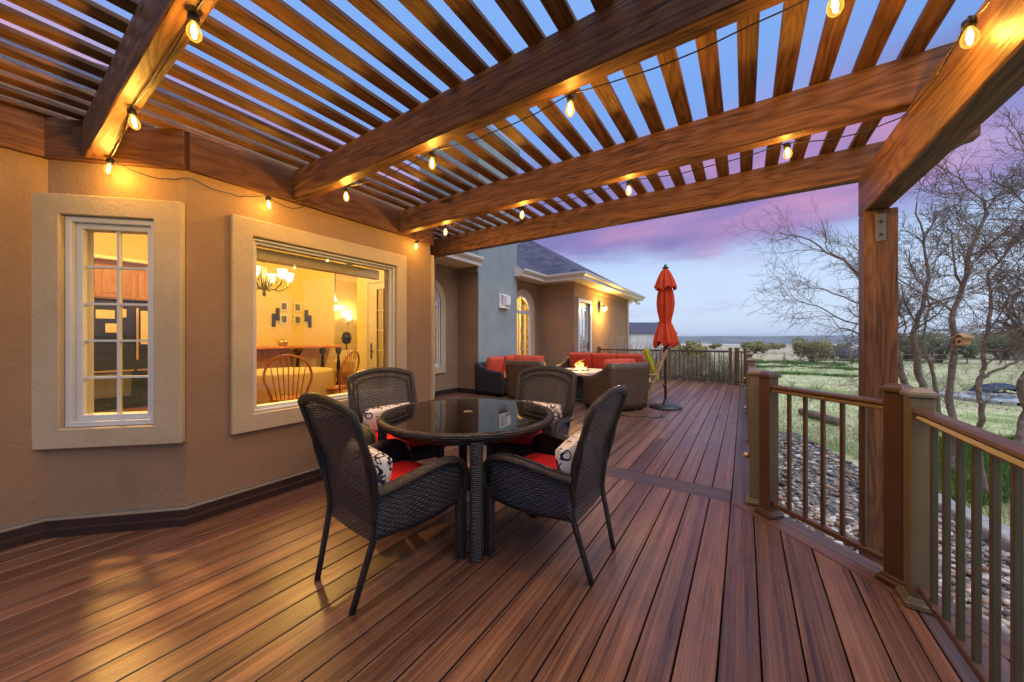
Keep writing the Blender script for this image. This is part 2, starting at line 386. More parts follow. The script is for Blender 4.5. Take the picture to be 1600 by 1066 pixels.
W = bpy.data.worlds.new('World'); SC.world = W; W.use_nodes = True; nt = W.node_tree
class GW(G):
    def __init__(s): s.nt = nt
gw = GW(); bg = nt.nodes['Background']
dirv = gw.n('ShaderNodeTexCoord').outputs['Generated']; sx = gw.n('ShaderNodeSeparateXYZ', {0: dirv})
dz = sx.outputs[2]; el = gw.math('MAXIMUM', dz, 0.0)
base = gw.ramp(el, [(0.0, (.58, .70, .90)), (.05, (.66, .80, 1.0)), (.16, (.60, .76, 1.02)), (.28, (.36, .50, .88)), (.50, (.20, .40, .88)), (.75, (.25, .47, .97)), (1.0, (.28, .48, .95))])
den = gw.math('ADD', el, .16)
px = gw.math('DIVIDE', sx.outputs[0], den); py = gw.math('DIVIDE', sx.outputs[1], den)
pw = gw.xyz(gw.math('ADD', px, 3.7), gw.math('MULTIPLY', py, 1.15), 0.4)
c1 = gw.noise(pw, .62, 7, .56, .5)
c2 = gw.noise(pw, 1.5, 6, .55, .8)
cl = gw.math('ADD', gw.math('MULTIPLY', c1, .65), gw.math('MULTIPLY', c2, .35))
win = gw.ramp(el, [(.0, (.0, .0, .0)), (.06, (.06, .06, .06)), (.17, (.16, .16, .16)), (.25, (1, 1, 1)), (.40, (1, 1, 1)), (.50, (.30, .30, .30)), (.64, (.08, .08, .08)), (1, (.0, .0, .0))])
cov = gw.n('ShaderNodeMapRange', {'Value': gw.math('ADD', cl, gw.math('MULTIPLY_ADD', win, .32, -.16)), 'From Min': .41, 'From Max': .68}, interpolation_type='SMOOTHSTEP').outputs[0]
hue = gw.noise(pw, .95, 4, .5, .3)
ccol = gw.ramp(hue, [(.34, (.22, .19, .47)), (.45, (.33, .22, .52)), (.54, (.56, .28, .52)), (.66, (.75, .42, .58))])
lowc = gw.mix(gw.ramp(el, [(.06, (0, 0, 0)), (.18, (1, 1, 1))]), (.46, .48, .70), ccol)
sky = gw.mix(gw.math('MULTIPLY', cov, .92), base, lowc)
nt.links.new(sky, bg.inputs['Color']); bg.inputs['Strength'].default_value = 1.0

sun_d = bpy.data.lights.new('dusk_glow', 'SUN'); sun = bpy.data.objects.new('dusk_glow', sun_d); COL.objects.link(sun)
sun_d.energy = 2.8; sun_d.angle = R(75); sun_d.color = (1.0, .96, .90)
_az = Vector((.42, -.12, .88)).normalized(); sun.rotation_euler = _az.to_track_quat('Z', 'Y').to_euler(); sun.location = (6, -6, 9)

def spot(name, loc, target, power, color, cone=105, radius=.06):
    l = bpy.data.lights.new(name, 'SPOT'); l.energy = power; l.color = color; l.shadow_soft_size = radius; l.spot_size = R(cone); l.spot_blend = .35
    o = bpy.data.objects.new(name, l); COL.objects.link(o); o.location = loc
    o.rotation_euler = (Vector(target) - Vector(loc)).to_track_quat('-Z', 'Y').to_euler(); return o
def lamp(name, loc, power, color=(1, .56, .16), radius=.03, parent=None, soft=0):
    l = bpy.data.lights.new(name, 'POINT'); l.energy = power; l.color = color; l.shadow_soft_size = radius
    if soft:                                     # falloff softened close up, against hot spots on the wood
        l.use_nodes = True; ln = l.node_tree; em = ln.nodes['Emission']; fo = ln.nodes.new('ShaderNodeLightFalloff'); fo.inputs['Strength'].default_value = 1.0; fo.inputs['Smooth'].default_value = soft
        ln.links.new(fo.outputs['Quadratic'], em.inputs['Strength'])
    o = bpy.data.objects.new(name, l); COL.objects.link(o); o.location = loc
    if parent: o.parent = parent
    return o

# ------------------------------------------------------------------ terrain
GZ = -.5
def terr_h(x, y):
    r = math.hypot(x, y); z = GZ
    if r > 3: z += (mnoise.noise(Vector((x * .11, y * .11, 0))) * .10 + mnoise.noise(Vector((x * .5, y * .5, 3))) * .025) * min(1, (r - 3) / 12)
    if r > 90: z -= .0124 * (r - 90)
    if r > 200: z += mnoise.noise(Vector((x * .004, y * .004, 7))) * min(5, (r - 200) / 120)
    return z
mb = MB(); rr = [.4]
while rr[-1] < 7000: rr.append(rr[-1] * 1.09 + .12)
NA = 220
def gfn(u, v):
    r = rr[min(len(rr) - 1, int(round(v * (len(rr) - 1))))]; a = u * 2 * PI
    x, y = r * math.cos(a), r * math.sin(a); return (x, y, terr_h(x, y))
mb.grid(gfn, NA, len(rr) - 1)
g = G('field_grass', .95, .08); o = g.obj(); dist = g.n('ShaderNodeVectorMath', {0: o}, operation='LENGTH').outputs['Value']
n1 = g.noise(o, .35, 5, .6); n2 = g.noise(o, 1.9, 7, .72); n3 = g.noise(o, 11, 6, .75)
near = g.ramp(g.math('ADD', g.math('MULTIPLY', n2, .6), g.math('MULTIPLY', n3, .4)), [(.32, (.22, .27, .10)), (.45, (.46, .50, .24)), (.56, (.64, .64, .36)), (.70, (.80, .72, .46))])
near = g.mix(g.ramp(n1, [(.50, (0, 0, 0)), (.60, (.85, .85, .85))]), near, (.17, .25, .06)); near = g.mix(g.ramp(n1, [(.36, (.8, .8, .8)), (.46, (0, 0, 0))]), near, (.50, .42, .26))
far = g.ramp(g.noise(o, .02, 6, .65), [(.36, (.17, .18, .09)), (.47, (.40, .34, .22)), (.58, (.52, .44, .30)), (.68, (.30, .27, .17))])
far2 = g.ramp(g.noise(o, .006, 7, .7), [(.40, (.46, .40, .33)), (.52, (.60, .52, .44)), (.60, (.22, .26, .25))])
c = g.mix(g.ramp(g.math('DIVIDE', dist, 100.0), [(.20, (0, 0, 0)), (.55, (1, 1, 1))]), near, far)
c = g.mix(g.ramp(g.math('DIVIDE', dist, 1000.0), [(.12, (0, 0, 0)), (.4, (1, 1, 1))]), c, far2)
g.col(c); g.bump(n3, .6, .05)
tag(mb.build('grass_field', g.m), kind='structure')

# far hills, a long wooded ridge
mb = MB()
def hfn(u, v):
    a = u * 2 * PI; r = 2300 + v * 1500
    prof = math.sin(min(1, v * 1.6) * PI / 2)
    top = 27 + 16 * mnoise.noise(Vector((math.cos(a) * 4, math.sin(a) * 4, 0))) + 6 * mnoise.noise(Vector((math.cos(a) * 14, math.sin(a) * 14, 2)))
    return (r * math.cos(a), r * math.sin(a), -34 + (top + 30) * prof)
mb.grid(hfn, 360, 10)
g = G('wooded_hills', 1, .02); n = g.noise(g.obj(), .006, 7, .75); g.col(g.ramp(n, [(.38, (.035, .065, .055)), (.52, (.09, .12, .10)), (.62, (.30, .27, .20))]))
tag(mb.build('hills', g.m), kind='structure')

# the evening air
mb = MB(); mb.box((0, 0, -25), (9600, 9600, 120)); hz = G('evening_haze'); hz.nt.nodes.remove(hz.p)
_pv = hz.n('ShaderNodeVolumePrincipled', {'Color': (.80, .86, .96), 'Density': .00022, 'Anisotropy': 0.0}); hz.nt.links.new(_pv.outputs[0], hz.out.inputs['Volume'])
tag(mb.build('haze', hz.m), kind='stuff')

# ------------------------------------------------------------------ deck
BW = .1445; GAP = .007; PH = -.088
mb = MB(); vd = MB()
def board(poly, mat=0, along=(0, 1), rnd=None):
    if len(poly) >= 3: mb.prism(poly, -.026, 0, along, rnd, mat)
DIV0, DIV1 = 3.262, 3.515        # divider pair
XR = .62                          # inner edge of right hand border in the near bay
k0 = int((-4.6 - PH) / BW) - 1
for k in range(k0, 7):
    x0, x1 = PH + k * BW + GAP / 2, PH + (k + 1) * BW - GAP / 2
    p = [(x0, -3.2), (x1, -3.2), (x1, DIV0 - .004), (x0, DIV0 - .004)]
    if x0 < -3.9: p = [(x0, -3.2), (x1, -3.2), (x1, .3), (x0, .3)]
    p = clip(p, 1, 1, 3.16)                     # 45 degree border
    p = clip(p, 1, 0, XR - .004)
    board(p)
for i in range(2):
    y0 = DIV0 + i * (DIV1 - DIV0) / 2 + .002; board([(-5.9, y0), (-.0925, y0), (-.0925, y0 + (DIV1 - DIV0) / 2 - .005), (-5.9, y0 + (DIV1 - DIV0) / 2 - .005)], 1, (1, 0), .35 + .3 * i)
kf0 = int((-6.2 - PH) / BW) - 1
for k in range(kf0, 0):
    x0, x1 = PH + k * BW + GAP / 2, PH + (k + 1) * BW - GAP / 2
    y = DIV1 + .004; cut = [DIV1 + .004]
    q = DIV1 + random.uniform(1.0, 3.6)
    while q < 11.6: cut.append(q); q += random.choice((3.66, 3.66, 2.4))
    cut.append(11.98)
    for a, b in zip(cut, cut[1:]): board([(x0, a + .0015), (x1, a + .0015), (x1, b - .0015), (x0, b - .0015)])
# borders
board([(PH + .004, DIV0 + .002), (.16, DIV0 + .002), (.16, 11.7), (PH + .004, 11.98)], 1, (0, 1), .6)
W2 = .10 * math.sqrt(2)
def strip45(d0, d1, mat, rnd):            # strip between x+y=d0 and d1
    p = [(PH, d0 - PH), (PH, d1 - PH), (.95, d1 - .95), (.95, d0 - .95)]
    p = clip(p, 0, 1, DIV0 - .002); p = clip(p, -1, 0, .055 - .002 if False else .09)
    board(p, mat, (1, -1), rnd)
strip45(3.166, 3.166 + W2, 0, .42); strip45(3.172 + W2, 3.172 + 2.15 * W2, 1, .7)
def stripX(a, b, mat, rnd):
    p = [(a, -3.2), (b, -3.2), (b, 2.7), (a, 2.7)]; p = clip(p, 1, 1, 3.160); board(p, mat, (0, 1), rnd)
stripX(XR, XR + .060, 0, .95); stripX(XR + .066, XR + .15, 1, .2); stripX(XR + .156, XR + .262, 1, .35)
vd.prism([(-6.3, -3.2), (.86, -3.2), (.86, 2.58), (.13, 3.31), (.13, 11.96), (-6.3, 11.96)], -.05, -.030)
# fascia around the open edges
vd.sweep([(0, -.03), (.022, -.03), (.022, -.36), (0, -.36)], [(-4.2, 11.99, 0), (.02, 11.99, 0), (.17, 11.84, 0), (.17, 3.34, 0), (.885, 2.62, 0), (.885, -3.2, 0)], mat=1)
for i in range(len(mb.f)):                      # board sides coloured dark to paint in the shade of the gaps
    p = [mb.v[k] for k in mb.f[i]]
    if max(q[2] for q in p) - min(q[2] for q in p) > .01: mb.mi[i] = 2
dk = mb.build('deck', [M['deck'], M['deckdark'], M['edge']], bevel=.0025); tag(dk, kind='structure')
tag(vd.build('deck_substructure', [M['void'], M['skirt']]), kind='structure')

# ------------------------------------------------------------------ house
HOUSE = empty('house', (-6, 3, 0), 0, 'tan stucco house with a bay of lit windows and a hipped shingle roof', 'house')
TH = .18
def wall(mb, a, b, z0, z1, holes=(), th=TH, flip=False):
    """vertical wall from a to b; outside is to the right of travel a->b; holes (u0,u1,z0,z1[,arch])"""
    a, b = Vector(a), Vector(b); L = (b - a).length; t = (b - a) / L; n = Vector((t.y, -t.x))
    def P(u, z, d=0): q = a + t * u - n * d; return (q.x, q.y, z)
    us = sorted({0, L, *[h[0] for h in holes], *[h[1] for h in holes]})
    def ztop(h): return h[3] + ((h[1] - h[0]) / 2 if len(h) > 4 and h[4] else 0)
    zs = sorted({z0, z1, *[h[2] for h in holes], *[ztop(h) for h in holes]})
    for i in range(len(us) - 1):
        for j in range(len(zs) - 1):
            uc, zc = (us[i] + us[i + 1]) / 2, (zs[j] + zs[j + 1]) / 2
            if any(h[0] < uc < h[1] and h[2] < zc < ztop(h) for h in holes): continue
            mb.face([P(us[i], zs[j]), P(us[i + 1], zs[j]), P(us[i + 1], zs[j + 1]), P(us[i], zs[j + 1])])
            mb.face([P(us[i], zs[j], th), P(us[i], zs[j + 1], th), P(us[i + 1], zs[j + 1], th), P(us[i + 1], zs[j], th)])
    for h in holes:
        pts = [(h[0], h[3]), (h[0], h[2]), (h[1], h[2]), (h[1], h[3])]
        if len(h) > 4 and h[4]:
            r = (h[1] - h[0]) / 2; uc = (h[0] + h[1]) / 2; n_ = 20; zt = ztop(h)
            arc = [(uc + r * math.cos(PI * k / n_), h[3] + r * math.sin(PI * k / n_)) for k in range(n_ + 1)]
            for k in range(n_):
                p, q = arc[k], arc[k + 1]
                for d in (0, th): mb.face([P(q[0], q[1], d), P(p[0], p[1], d), P(p[0], zt, d), P(q[0], zt, d)][::(1 if d == 0 else -1)])
            pts += arc[1:-1]
        else: pts = [(h[0], h[3]), (h[0], h[2]), (h[1], h[2]), (h[1], h[3])]
        m = len(pts)
        for k in range(m):
            p, q = pts[k], pts[(k + 1) % m]
            mb.face([P(p[0], p[1]), P(q[0], q[1]), P(q[0], q[1], th), P(p[0], p[1], th)])
def frame_at(a, b):
    a, b = Vector(a), Vector(b); t = (b - a).normalized(); n = Vector((t.y, -t.x))
    return a, t, n
def ringpts(u0, u1, z0, z1, arch, n_=24):
    if not arch: return [(u0, z0), (u1, z0), (u1, z1), (u0, z1)]
    r = (u1 - u0) / 2; uc = (u0 + u1) / 2
    return [(u0, z0), (u1, z0)] + [(uc + r * math.cos(PI * k / n_), z1 + r * math.sin(PI * k / n_)) for k in range(n_ + 1)]
def ring(mb, F, outer, inner, d0, d1):
    """extruded ring between two loops on wall frame F; d>0 stands proud"""
    a, t, n = F
    def P(p, d): q = a + t * p[0] + n * d; return (q.x, q.y, p[1])
    m = len(outer)
    for k in range(m):
        o0, o1, i0, i1 = outer[k], outer[(k + 1) % m], inner[k], inner[(k + 1) % m]
        mb.face([P(o0, d1), P(o1, d1), P(i1, d1), P(i0, d1)])
        mb.face([P(o0, d0), P(i0, d0), P(i1, d0), P(o1, d0)])
        mb.face([P(o0, d0), P(o1, d0), P(o1, d1), P(o0, d1)])
        mb.face([P(i0, d1), P(i1, d1), P(i1, d0), P(i0, d0)])
def lbox(mb, F, u0, u1, z0, z1, d0, d1, rnd=.5):
    a, t, n = F; c = a + t * ((u0 + u1) / 2) + n * ((d0 + d1) / 2)
    mb.box((c.x, c.y, (z0 + z1) / 2), (u1 - u0, d1 - d0, z1 - z0), ((t.x, t.y, 0), (n.x, n.y, 0), (0, 0, 1)), rnd)
def part(mb, name, mats, parent=HOUSE, **k): return mb.build(name, mats, parent, world=True, **k)

def window(F, u0, u1, z0, z1, arch=False, trim=.13, grid=(2, 5), fw=.075, transom=None, wonk=None, trimname='trim', shade=False):
    """trim ring on the stucco, vinyl frame, panes, muntins.  u0..z1 is the opening in the wall"""
    r_ = MB(); op = ringpts(u0, u1, z0, z1, arch)
    ou = ringpts(u0 - trim, u1 + trim, z0 - trim, z1 + (0 if arch else trim), arch)
    if wonk: ou = [(p[0] + w[0], p[1] + w[1]) for p, w in zip(ou, wonk)]
    ring(r_, F, ou, op, -.002, .045); w = part(r_, 'window', M['trim'], bevel=.006)
    f = MB(); e = .003
    o1 = ringpts(u0 + e, u1 - e, z0 + e, z1 - (0 if arch else e), arch); i1 = ringpts(u0 + fw * .5, u1 - fw * .5, z0 + fw * .5, z1 - (0 if arch else fw * .5), arch)
    i2 = ringpts(u0 + fw, u1 - fw, z0 + fw, z1 - (0 if arch else fw), arch)
    ring(f, F, o1, i1, -.10, .012); ring(f, F, i1, i2, -.10, -.018)
    if transom: lbox(f, F, u0 + fw, u1 - fw, transom - .05, transom + .05, -.095, -.012)
    part(f, 'frame', M['vinyl'], w, bevel=.003)
    p = MB(); a, t, n = F
    def P(q, d=-.05): s_ = a + t * q[0] + n * d; return (s_.x, s_.y, q[1])
    p.face([P(q) for q in i2]); part(p, 'pane', M['glass'], w)
    if grid:
        mu = MB(); nx, nz_ = grid; zt = (transom - .05) if transom else z1 - fw; zb = z0 + fw
        for i in range(1, nx): x = u0 + fw + (u1 - u0 - 2 * fw) * i / nx; lbox(mu, F, x - .0075, x + .0075, zb, zt, -.062, -.038)
        for j in range(1, nz_): z = zb + (zt - zb) * j / nz_; lbox(mu, F, u0 + fw, u1 - fw, z - .0075, z + .0075, -.0615, -.0385)
        if arch and transom:
            uc = (u0 + u1) / 2; rr_ = (u1 - u0) / 2 - fw; zc = transom + .05
            for an in (45, 90, 135):
                p1 = (uc + rr_ * math.cos(R(an)), z1 + rr_ * math.sin(R(an)))
                mu.tube([P((uc, zc), -.05), P(p1, -.05)], .009, 6)
            mu.tube([P((uc + rr_ * .45 * math.cos(R(q)), zc + rr_ * .45 * math.sin(R(q))), -.05) for q in range(0, 181, 15)], .009, 6)
        part(mu, 'muntin', M['vinyl'], w)
    if shade:
        s_ = MB(); lbox(s_, F, u0 + .05, u1 - .05, z1 - .135, z1 - .03, -.26, -.19); part(s_, 'roller_shade', M['cloth'], w, bevel=.01)
    return w

# --- the bay and the wall left of it
wl = MB()
A0, A1, A2, A3, A4 = (-3.80, -3.2), (-3.80, .25), (-3.25, .80), (-3.25, 3.08), (-4.80, 4.63)
H2 = (.095, .610, .700, 2.098); H3 = (.385, 1.750, .700, 2.092); H4 = (.30, .82, .70, 2.10)
ZB = -.03; ZT = 2.95
wall(wl, A0, A1, ZB, ZT); wall(wl, A1, A2, ZB, ZT, [H2]); wall(wl, A2, A3, ZB, ZT, [H3]); wall(wl, A3, A4, ZB, ZT, [H4])
wall(wl, A4, (-5.85, 4.63), ZB, ZT); wall(wl, (-5.85, 4.63), (-5.85, 6.45), ZB, 3.0, [(.32, 1.22, .65, 2.10, True)])
wall(wl, (-5.85, 6.45), (-5.2, 6.45), ZB, 3.0)
part(wl, 'wall', M['stucco'])
window(frame_at(A1, A2), *H2, trim=.131, wonk=[(-.012, .004), (.03, 0), (.03, 0), (-.05, .0)])
window(frame_at(A2, A3), *H3, trim=.137, grid=None, fw=.045, shade=True)
window(frame_at(A3, A4), *H4, trim=.24, fw=.06)
window(frame_at((-5.85, 4.63), (-5.85, 6.45)), .32, 1.22, .65, 2.10, True, trim=.15, transom=2.08, grid=(2, 6), fw=.07)
# --- chimney chase and the wing
ch = MB(); wall(ch, (-5.2, 6.45), (-5.2, 8.13), ZB, 6.35); wall(ch, (-5.2, 8.13), (-7.2, 8.13), 2.9, 6.35); wall(ch, (-7.2, 6.45), (-5.2, 6.45), 3.0, 6.35)
wall(ch, (-5.2, 8.13), (-5.45, 8.13), ZB, 2.9); wall(ch, (-7.2, 8.13), (-7.2, 6.45), 2.9, 6.35)
ch.prism([(-7.26, 6.39), (-5.14, 6.39), (-5.14, 8.19), (-7.26, 8.19)], 6.35, 6.47)
chm = part(ch, 'chimney', M['chim'])
ww = MB()
wall(ww, (-5.45, 8.13), (-5.45, 9.8), ZB, 3.0, [(.20, 1.20, .68, 2.10, True)])
wall(ww, (-5.45, 9.8), (-4.25, 9.8), ZB, 3.0)
wall(ww, (-4.25, 9.8), (-4.25, 15.6), ZB - .5, 3.0, [(.37, 1.27, .02, 2.44)])
wall(ww, (-4.25, 15.6), (-9, 15.6), ZB - .5, 3.0)
part(ww, 'wing_wall', M['stucco'])
window(frame_at((-5.45, 8.13), (-5.45, 9.8)), .20, 1.20, .68, 2.10, True, trim=.15, transom=2.08, grid=(3, 6), fw=.075)
# frieze bands under the soffits
fz = MB()
fz.sweep([(0.002, 2.84), (.03, 2.84), (.045, 2.87), (.045, 2.99), (.002, 2.99)], [(-5.85, 4.7, 0), (-5.85, 6.45, 0), (-5.2, 6.45, 0)])
fz.sweep([(0.002, 2.82), (.03, 2.82), (.05, 2.86), (.05, 2.99), (.002, 2.99)], [(-5.45, 8.13, 0), (-5.45, 9.8, 0), (-4.25, 9.8, 0), (-4.25, 15.6, 0)])
part(fz, 'frieze', M['stucco'])
# eaves: soffit, fascia board and gutter
sf = MB()
sf.prism([(-5.86, 4.2), (-5.1, 4.2), (-5.1, 6.44), (-5.86, 6.44)], 2.99, 3.01)
sf.prism([(-5.195, 7.98), (-4.95, 7.98), (-4.95, 9.3), (-3.75, 9.3), (-3.75, 16.2), (-4.3, 16.2), (-4.3, 9.85), (-5.5, 9.85), (-5.5, 8.14), (-5.195, 8.14)], 2.99, 3.01)
sf.face([(-4.952, 7.975, 2.98), (-4.93, 7.975, 3.135), (-5.195, 7.975, 3.30), (-5.195, 7.975, 2.98)]); part(sf, 'soffit', M['paint'])
E1 = [(-5.1, 4.2, 0), (-5.1, 6.40, 0)]; E2 = [(-4.95, 7.98, 0), (-4.95, 9.3, 0), (-3.75, 9.3, 0), (-3.75, 16.2, 0), (-8, 16.2, 0)]
fa = MB(); gu = MB()
for E_ in (E1, E2):
    fa.sweep([(-.02, 2.975), (.018, 2.975), (.018, 3.06), (-.02, 3.06)], E_)
    gu.sweep([(.0, 3.06), (.035, 3.055), (.09, 3.10), (.105, 3.125), (.105, 3.165), (.085, 3.165), (.085, 3.13), (.0, 3.12)], E_)
part(fa, 'fascia', M['paint']); part(gu, 'gutter', M['gutter'])
# roofs
rf = MB()
def rpoly(pts, ea, eb):
    ea, eb = Vector(ea), Vector(eb); t = (eb - ea).normalized(); n = (Vector(pts[1]) - Vector(pts[0])).cross(Vector(pts[2]) - Vector(pts[1])).normalized(); w = n.cross(t)
    rf.face(pts, [((Vector(p) - ea).dot(t), (Vector(p) - ea).dot(w)) for p in pts])
S = .62; z0 = 3.13
def ra(x, y): return (x, y, z0 + (-4.93 - x) * S)
rpoly([ra(-4.93, 7.98), ra(-4.93, 12.0), ra(-9.5, 12.0), ra(-9.5, 8.16), ra(-5.19, 8.16), ra(-5.19, 7.98)], (-4.93, 8, 0), (-4.93, 9, 0))
ap = (-7.53, 12.75, z0 + 3.8 * S)
rpoly([(-11.3, 9.28, z0), (-3.73, 9.28, z0), ap], (-11.3, 9.28, 0), (-3.73, 9.28, 0))
rpoly([(-3.73, 9.28, z0), (-3.73, 16.22, z0), ap], (-3.73, 9.28, 0), (-3.73, 16.22, 0))
rpoly([(-3.73, 16.22, z0), (-11.3, 16.22, z0), ap], (-3.73, 16.22, 0), (-11.3, 16.22, 0))
def rb(x, y): return (x, y, z0 + (-5.08 - x) * S)
rpoly([rb(-5.08, 4.0), rb(-5.08, 6.42), rb(-9.5, 6.42), rb(-9.5, 4.0)], (-5.08, 4, 0), (-5.08, 6, 0))
bay = [(-3.80, -3.2), (-3.80, .25), (-3.25, .80), (-3.25, 3.08), (-4.80, 4.63)]; top = [(-7.6, -3.2), (-7.6, .6), (-7.2, 1.5), (-7.2, 2.4), (-7.6, 4.6)]
for i in range(4):
    a, b = bay[i], bay[i + 1]
    rpoly([(*a, 2.951), (*b, 2.951), (*top[i + 1], 5.1), (*top[i], 5.1)], (*a, 0), (*b, 0))
rpoly([(*bay[4], 2.951), (-7.6, 4.63, 2.951), (*top[4], 5.1)], (*bay[4], 0), (-7.6, 4.63, 0))
part(rf, 'roof', M['roof'])
# skirting and flashing round the base
sk = MB(); fl = MB(); base_path = [(-3.80, -3.2, 0), (-3.80, .25, 0), (-3.25, .80, 0), (-3.25, 3.08, 0), (-4.80, 4.63, 0), (-5.85, 4.63, 0), (-5.85, 6.45, 0), (-5.2, 6.45, 0), (-5.2, 8.13, 0), (-5.45, 8.13, 0), (-5.45, 9.8, 0), (-4.25, 9.8, 0), (-4.25, 11.9, 0)]
sk.sweep([(.002, .001), (.045, .001), (.045, .05), (.026, .056), (.026, .104), (.002, .104)], base_path)
fl.sweep([(.002, .106), (.030, .106), (.030, .112), (.012, .118), (.012, .132), (.002, .132)], base_path)
part(sk, 'skirting', M['skirt']); part(fl, 'flashing', M['flash'])
# patio door in the wing (glazed leaf, trim, lever)
F = frame_at((-4.25, 9.8), (-4.25, 15.6))
d = MB(); ring(d, F, ringpts(.27, 1.37, .0, 2.54, False), ringpts(.37, 1.27, .02, 2.44, False), -.002, .045); dr = part(d, 'patio_door', M['vinyl'], bevel=.004)
d = MB(); ring(d, F, ringpts(.375, 1.265, .025, 2.435, False), ringpts(.50, 1.14, .26, 2.30, False), -.09, -.045); part(d, 'leaf', M['vinyl'], dr)
d = MB(); lbox(d, F, .50, 1.14, .26, 2.30, -.072, -.064); part(d, 'pane', M['glass'], dr)
d = MB()
for z in (.6, .94, 1.28, 1.62, 1.96): lbox(d, F, .50, 1.14, z - .009, z + .009, -.060, -.048)
lbox(d, F, .811, .829, .26, 2.30, -.0605, -.0475); part(d, 'muntin', M['vinyl'], dr)
d = MB(); lbox(d, F, 1.175, 1.225, .92, 1.16, -.045, -.03); d.tube([tuple(F[0] + F[1] * 1.2 + F[2] * -.0) + (1.06,), tuple(F[0] + F[1] * 1.06 + F[2] * .01) + (1.06,)], .012, 8); part(d, 'handle', M['iron'], dr)
# vent hood on the chimney face, downspout, floodlight at the eave end
v = MB(); F = frame_at((-5.2, 6.45), (-5.2, 8.13))
ring(v, F, ringpts(.80, 1.18, 2.10, 2.44, False), ringpts(.84, .985, 2.14, 2.40, False), 0.002, .05)
lbox(v, F, .995, 1.16, 2.16, 2.40, .05, .14); lbox(v, F, .80, 1.18, 2.07, 2.10, .002, .10)
for z in (2.16, 2.22, 2.28, 2.34): lbox(v, F, .84, .985, z, z + .03, .01, .03)
vh = part(v, 'wall_vent', M['white'], bevel=.006)
ds = MB(); ds.tube([(-3.80, 15.35, 3.06), (-3.95, 15.35, 2.95), (-4.2, 15.5, 2.75), (-4.2, 15.5, -.4)], .035, 8); part(ds, 'downspout', M['gutter'])

# --- interior shell
it = MB()
def ip(pts): it.face(pts)
def vw(a, b, z0, z1): ip([(*a, z0), (*b, z0), (*b, z1), (*a, z1)])
vw((-9.0, 2.1), (-9.0, 5.15), 0, 3.4); vw((-9.0, 5.15), (-12.2, 5.15), 0, 3.4); vw((-12.2, 5.1), (-12.2, 9), 0, 3.4)
vw((-9.9, -2), (-9.9, 2.1), 0, 3.4); vw((-9.9, 2.1), (-9.0, 2.1), 0, 3.4)
vw((-3.98, -3.1), (-12.2, -3.1), 0, 3.4); vw((-12.2, 9), (-5.9, 9.0), 0, 3.4)
it.box((-6.25, -.42, 1.7), (.12, 2.26, 3.4)); 
ip([(-12.3, -3.1, 3.4), (-4.55, -3.1, 3.4), (-4.55, 4.6, 3.4), (-6.0, 4.6, 3.4), (-6.0, 9, 3.4), (-12.3, 9, 3.4)])
ip([(-4.55, -3.1, 2.93), (-3.95, -3.1, 2.93), (-3.95, .32, 2.93), (-3.42, .85, 2.93), (-3.42, 3.0, 2.93), (-4.55, 4.2, 2.93)])
vw((-4.55, -3.1), (-4.55, 4.4), 2.93, 3.4)
part(it, 'interior_wall', M['inwall'])
fl = MB(); fl.prism([(-12.3, -3.1), (-3.97, -3.1), (-3.97, .30), (-3.42, .85), (-3.42, 3.0), (-4.95, 4.5), (-6.0, 4.5), (-6.0, 9), (-12.3, 9)], .004, .03, (1, 0)); part(fl, 'interior_floor', M['infloor'])
# french door seen inside the dining room: wall at Y=4.5
F = frame_at((-6.9, 4.42), (-4.9, 4.42))
fd = MB(); ring(fd, F, ringpts(.38, 1.42, .03, 2.52, False), ringpts(.46, 1.34, .03, 2.42, False), 0, .03); fdo = part(fd, 'french_door', M['paint'])
fd = MB(); ring(fd, F, ringpts(.465, 1.335, .04, 2.41, False), ringpts(.74, 1.12, .26, 2.28, False), -.03, .02); part(fd, 'leaf', M['paint'], fdo)
fd = MB(); lbox(fd, F, .74, 1.12, .26, 2.28, -.01, 0); part(fd, 'pane', M['darkglass'], fdo)
fd = MB()
for z in (.66, 1.06, 1.46, 1.86): lbox(fd, F, .74, 1.12, z - .01, z + .01, .001, .014)
lbox(fd, F, .92, .94, .26, 2.28, .0005, .0145); part(fd, 'muntin', M['paint'], fdo)
fd = MB(); lbox(fd, F, .55, .59, .88, 1.20, .02, .03); fd.tube([tuple(F[0] + F[1] * .57 + F[2] * .06) + (1.05,), tuple(F[0] + F[1] * .68 + F[2] * .06) + (1.05,)], .012, 8); part(fd, 'handle', M['iron'], fdo)
pw_ = MB(); lbox(pw_, F, .05, .38, .03, 3.4, -.05, 0); lbox(pw_, F, 1.42, 2.2, .03, 3.4, -.05, 0); lbox(pw_, F, .38, 1.42, 2.52, 3.4, -.05, 0); lbox(pw_, F, .38, 1.42, .03, 2.52, -.09, -.06); part(pw_, 'partition', M['inwall'])
